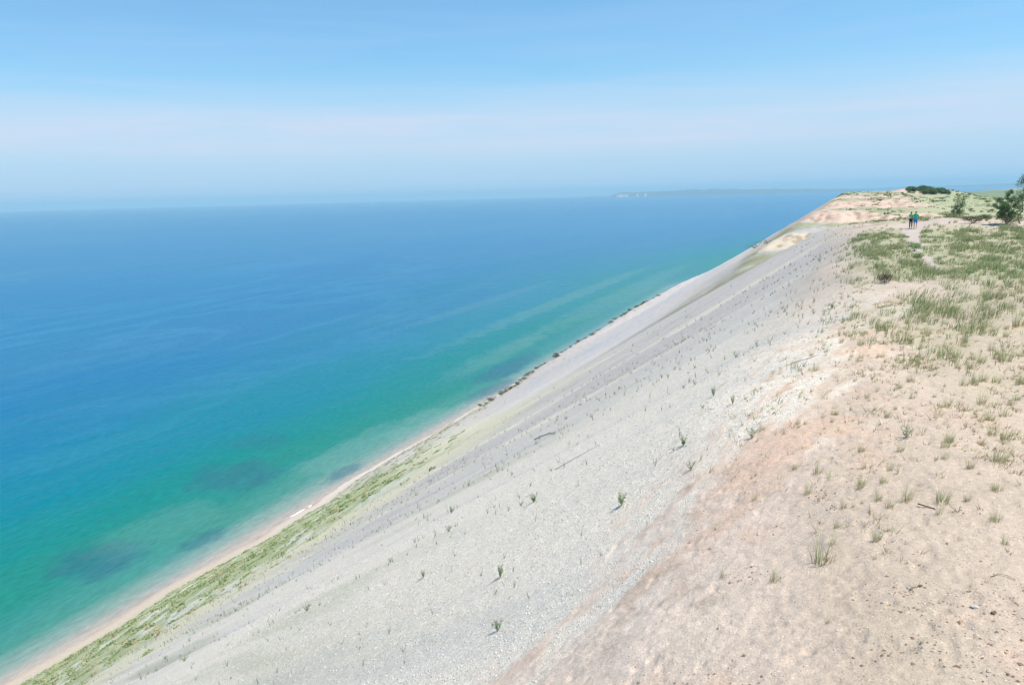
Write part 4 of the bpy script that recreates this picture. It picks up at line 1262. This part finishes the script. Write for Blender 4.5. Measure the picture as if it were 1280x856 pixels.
# ---- white boat far out on the lake
def build_boat():
    az, dist = R(-11.87), 15500.0
    x, y = math.sin(az) * dist, math.cos(az) * dist
    root = empty('white_ferry', (x, y, 0), R(62))
    tag(root, 'tiny white boat far out on the lake below the hazy island', 'boat')
    mw = simple_mat('white boat paint', (.8, .8, .78), .4); mb = simple_mat('boat windows', (.05, .06, .07), .2)
    s = 1.15
    def prism(name, prof, z0, z1, mat, parent, t=0.9):
        V = [(px * s, py * s, z0 * s) for px, py in prof] + [(px * s * t, py * s * t, z1 * s) for px, py in prof]
        n = len(prof)
        F = [tuple(range(n))[::-1], tuple(range(n, 2 * n))] + [(k, (k + 1) % n, n + (k + 1) % n, n + k) for k in range(n)]
        return mesh_obj(name, V, F, [mat], parent, smooth=False)
    prism('hull', [(-17, -3), (-17, 3), (8, 4), (14, 2.6), (19, 0), (14, -2.6), (8, -4)], -1, 3.2, mw, root, 1.06)
    prism('cabin', [(-13, -2.8), (-13, 2.8), (7, 2.8), (9, 0), (7, -2.8)], 3.2, 6.6, mw, root, .97)
    prism('wheelhouse', [(-2, -2.2), (-2, 2.2), (5, 2.2), (6.2, 0), (5, -2.2)], 6.6, 9.4, mw, root, .9)
    prism('window_band', [(-12.9, -2.86), (-12.9, 2.86), (7.0, 2.86), (9.05, 0), (7.0, -2.86)], 4.4, 5.5, mb, root, 1.0)
    V, F = [], []; tube(V, F, np.array([1., 0, 9]), np.array([1., 0, 16]), .25, .12); mesh_obj('mast', V, F, [mw], root)
build_boat()

# ---- the island and the far coast
M_FOREST = simple_mat('far forest', (.075, .10, .095), .9, (.10, .125, .11), .002)
M_BLUFF = simple_mat('far sand bluff', (.50, .43, .37), .9, (.34, .32, .28), .01)
def ridge(name, a0, a1, dist, depth, prof, seed, bluffs=()):
    """a long low wooded island: heights along its length from prof, own breadth, real distance"""
    na, nd = 220, 14
    V, F, MI = [], [], []
    for i in range(na + 1):
        t = i / na
        a = R(a0 + (a1 - a0) * t)
        for j in range(nd + 1):
            u = j / nd
            dd = dist - depth / 2 + depth * u
            h = np.interp(t, [p[0] for p in prof], [p[1] for p in prof])
            h *= 1 + .10 * float(noise(np.array([t * 26.0]), np.array([seed + u * 2]), seed)[0]) + .05 * float(noise(np.array([t * 90.0]), np.array([seed + u * 2]), seed)[0])
            k = math.sin(math.pi * min(1, max(0, u))) ** .35
            V.append((math.sin(a) * dd, math.cos(a) * dd, -3 + (h + 3) * k))
    for i in range(na):
        for j in range(nd):
            b = i * (nd + 1) + j
            F.append((b, b + nd + 1, b + nd + 2, b + 1))
            t = i / na
            MI.append(1 if (j < 1 and any(p0 < t < p1 for p0, p1 in bluffs) and (i * 7 + seed) % 5 != 0) else 0)
    o = mesh_obj(name, V, F, [M_FOREST, M_BLUFF], smooth=True, mat_idx=MI)
    tag(o, kind='structure')
ridge('island_land', -16.4, 1.5, 25500, 2600, [(0, 6), (.02, 30), (.05, 135), (.08, 150), (.14, 140), (.3, 165), (.45, 165), (.7, 125), (.9, 75), (1, 20)], 3, ((.045, .09), (.115, .13), (.15, .165)))
ridge('mainland_land', -1.0, 26, 34000, 4000, [(0, 30), (.1, 70), (.3, 100), (.5, 120), (.75, 110), (1, 120)], 7)
# ============================================================ the two walkers
def skin_mesh(name, verts, edges, radii, mats, parent=None, levels=2, root_i=0):
    me = bpy.data.meshes.new(name)
    me.from_pydata([Vector(v) for v in verts], edges, [])
    o = bpy.data.objects.new(name, me); COL.objects.link(o)
    sk = o.modifiers.new('skin', 'SKIN'); sk.use_smooth_shade = True
    for i, r in enumerate(radii):
        sv = me.skin_vertices[0].data[i]
        sv.radius = (r, r) if isinstance(r, (int, float)) else r
        sv.use_root = (i == root_i)
    sb = o.modifiers.new('sub', 'SUBSURF'); sb.levels = levels; sb.render_levels = levels
    dg = bpy.context.evaluated_depsgraph_get()
    ev = o.evaluated_get(dg)
    m2 = bpy.data.meshes.new_from_object(ev)
    o.modifiers.clear()
    o.data = m2
    m2.materials.clear()
    for m in mats: m2.materials.append(m)
    for p in m2.polygons: p.use_smooth = True
    o.parent = parent
    return o

M_SKIN = simple_mat('skin', (.42, .26, .18), .6, (.38, .23, .16), 4)
def walker(x, y, face, height_m, label, shirt_col, leg_col, shorts, hair_len, shoe_col, arm_out=0.0, woman=False, stride=1, belt=None):
    H_ = height_m; k = H_ / 1.75
    sw = 0.86 if woman else 1.0
    mshirt = simple_mat('shirt cloth', shirt_col, .85, tuple(c * .8 for c in shirt_col), 6)
    mleg = simple_mat('leg cloth', leg_col, .85, tuple(c * .8 for c in leg_col), 6)
    mhair = simple_mat('dark hair', (.018, .013, .011), .55)
    mshoe = simple_mat('shoe', shoe_col, .6)
    # skeleton; walking away along +y of its own frame
    st = 0.17 * stride
    J = {
        'pelvis': (0, 0, .95), 'waist': (0, .005, 1.08), 'chest': (0, .0, 1.28), 'neck0': (0, .0, 1.44), 'neck': (0, .015, 1.50), 'jaw': (0, .035, 1.575), 'head': (0, .03, 1.65), 'crown': (0, .02, 1.70),
        'hipL': (-.095 * sw, 0, .90), 'kneeL': (-.10 * sw, st + .03, .50), 'ankL': (-.10 * sw, st - .03, .09), 'toeL': (-.105 * sw, st + .12, .04),
        'hipR': (.095 * sw, 0, .90), 'kneeR': (.10 * sw, -st * .35 + .05, .49), 'ankR': (.10 * sw, -st - .05, .13), 'toeR': (.105 * sw, -st + .07, .045),
        'shL': (-.175 * sw, -.01, 1.40), 'elL': (-.235 * sw - arm_out, -st * .5 - .03, 1.12), 'wrL': (-.24 * sw - arm_out, -st * .7 + .06, .88), 'haL': (-.235 * sw - arm_out, -st * .7 + .09, .80),
        'shR': (.175 * sw, -.01, 1.40), 'elR': (.235 * sw + arm_out, st * .4 - .05, 1.12), 'wrR': (.24 * sw + arm_out, st * .9 + .04, .89), 'haR': (.235 * sw + arm_out, st * .9 + .08, .81),
    }
    rad = {'pelvis': .135 * (1.02 if woman else 1), 'waist': .115 * sw, 'chest': (.15 * sw, .115), 'neck0': .075 * sw, 'neck': .055, 'jaw': .07, 'head': .092, 'crown': .07,
           'hipL': .09, 'kneeL': .058, 'ankL': .04, 'toeL': .033, 'hipR': .09, 'kneeR': .058, 'ankR': .04, 'toeR': .033,
           'shL': .062 * sw, 'elL': .042 * sw, 'wrL': .029, 'haL': .03, 'shR': .062 * sw, 'elR': .042 * sw, 'wrR': .029, 'haR': .03}
    E_ = [('pelvis', 'waist'), ('waist', 'chest'), ('chest', 'neck0'), ('neck0', 'neck'), ('neck', 'jaw'), ('jaw', 'head'), ('head', 'crown'),
          ('pelvis', 'hipL'), ('hipL', 'kneeL'), ('kneeL', 'ankL'), ('ankL', 'toeL'), ('pelvis', 'hipR'), ('hipR', 'kneeR'), ('kneeR', 'ankR'), ('ankR', 'toeR'),
          ('neck0', 'shL'), ('shL', 'elL'), ('elL', 'wrL'), ('wrL', 'haL'), ('neck0', 'shR'), ('shR', 'elR'), ('elR', 'wrR'), ('wrR', 'haR')]
    def sub(names, extra=0.0, cut=None, rs=1.0):
        names = list(names)
        vs = [tuple(c * k for c in (cut[n] if cut and n in cut else J[n])) for n in names]
        ed = [(names.index(a), names.index(b)) for a, b in E_ if a in names and b in names]
        rr = []
        for n in names:
            r = rad[n]
            rr.append(tuple((q * rs + extra) * k for q in r) if isinstance(r, tuple) else (r * rs + extra) * k)
        return vs, ed, rr
    root = empty('person', (x, y, gz(x, y)), face)
    tag(root, label, 'person', 'two people walking away along the trail')
    vs, ed, rr = sub(J.keys())
    # fingers and thumb as short chains off each palm
    names = list(J.keys())
    for s_ in ('L', 'R'):
        hi = names.index('ha' + s_); hx, hy, hz = J['ha' + s_]; sg = -1 if s_ == 'L' else 1
        for f_, (oy, ln) in enumerate(((.028, .068), (.010, .078), (-.009, .073), (-.026, .058))):
            a_ = len(vs); vs.append(tuple(c * k for c in (hx, hy + oy, hz - .035))); vs.append(tuple(c * k for c in (hx - sg * .012, hy + oy + .006, hz - .035 - ln)))
            rr += [.011 * k, .008 * k]; ed += [(hi, a_), (a_, a_ + 1)]
        a_ = len(vs); vs.append(tuple(c * k for c in (hx - sg * .012, hy + .045, hz + .0))); vs.append(tuple(c * k for c in (hx - sg * .018, hy + .065, hz - .035)))
        rr += [.012 * k, .009 * k]; ed += [(hi, a_), (a_, a_ + 1)]
    skin_mesh('body', vs, ed, rr, [M_SKIN], root)
    def lerpj(a, b, t): return tuple(J[a][i] * (1 - t) + J[b][i] * t for i in range(3))
    # shirt: torso and short sleeves
    cut = {'elL': lerpj('shL', 'elL', .8), 'elR': lerpj('shR', 'elR', .8), 'neck0': (0, 0, 1.43)}
    vs, ed, rr = sub(['chest', 'waist', 'pelvis', 'neck0', 'shL', 'elL', 'shR', 'elR'], .017, cut)
    rr[2] = .152 * k
    rr[5] = rr[7] = .066 * k * sw
    skin_mesh('shirt', vs, ed, rr, [mshirt], root)
    ln = .72 if shorts else 1.0
    if shorts:
        cut = {'kneeL': lerpj('hipL', 'kneeL', .82), 'kneeR': lerpj('hipR', 'kneeR', .82)}
        vs, ed, rr = sub(['pelvis', 'hipL', 'kneeL', 'hipR', 'kneeR'], .018, cut)
        rr[2] = rr[4] = .095 * k
        skin_mesh('shorts', vs, ed, rr, [mleg], root)
    else:
        vs, ed, rr = sub(['pelvis', 'hipL', 'kneeL', 'ankL', 'hipR', 'kneeR', 'ankR'], .014)
        skin_mesh('trousers', vs, ed, rr, [mleg], root)
    for s_ in ('L', 'R'):
        a_, t_ = J['ank' + s_], J['toe' + s_]
        vs = [tuple(c * k for c in p) for p in ((a_[0], a_[1] - .04, t_[2] + .005), (a_[0], a_[1] + .04, t_[2] + .01), (t_[0], t_[1] + .02, t_[2]))]
        skin_mesh('shoe', vs, [(0, 1), (1, 2)], [.048 * k, .052 * k, .042 * k], [mshoe], root)
    # hair
    hd = J['head']
    vs = [(hd[0], hd[1] - .02, hd[2] + .035), (hd[0], hd[1] - .045, hd[2] - .01), (hd[0], hd[1] - .05, hd[2] - .01 - hair_len)]
    vs = [tuple(c * k for c in p) for p in vs]
    skin_mesh('hair', vs, [(0, 1), (1, 2)], [.095 * k, .088 * k, .06 * k], [mhair], root)
    # face
    for sx_ in (-.033, .033):
        e = blob_mesh('eye', (.012, .008, .009), 5, mhair, root); e.location = (sx_ * k, (hd[1] + .088) * k, hd[2] * k)
    nz = blob_mesh('nose', (.013, .02, .02), 6, M_SKIN, root); nz.location = (0, (hd[1] + .095) * k, (hd[2] - .03) * k)
    mo = blob_mesh('mouth', (.025, .008, .007), 7, simple_mat('lips', (.32, .13, .11), .5), root); mo.location = (0, (hd[1] + .078) * k, (hd[2] - .07) * k)
    for sx_ in (-.092, .092):
        e = blob_mesh('ear', (.012, .022, .03), 8, M_SKIN, root); e.location = (sx_ * k, hd[1] * k, (hd[2] - .01) * k)
    if belt:
        vs = [tuple(c * k for c in p) for p in ((-.14, -.02, .93), (0, -.035, .93), (.14, -.02, .93))]
        skin_mesh('waist_pack', vs, [(0, 1), (1, 2)], [.05 * k, (.062 * k, .05 * k), .05 * k], [simple_mat('dark cloth', belt, .8)], root)
    return root

walker(5.99, 87.0, R(-4), 1.74, 'right person in a bright green shirt and blue shorts walking away on the trail', (.03, .60, .28), (.03, .26, .75), True, .03, (.7, .7, .7), .03, False, 1, belt=(.02, .025, .06))
walker(5.62, 87.5, R(-8), 1.66, 'left person in a pale green top and black trousers walking close beside the other', (.30, .68, .36), (.018, .018, .025), False, .09, (.15, .13, .12), .01, True, -1)
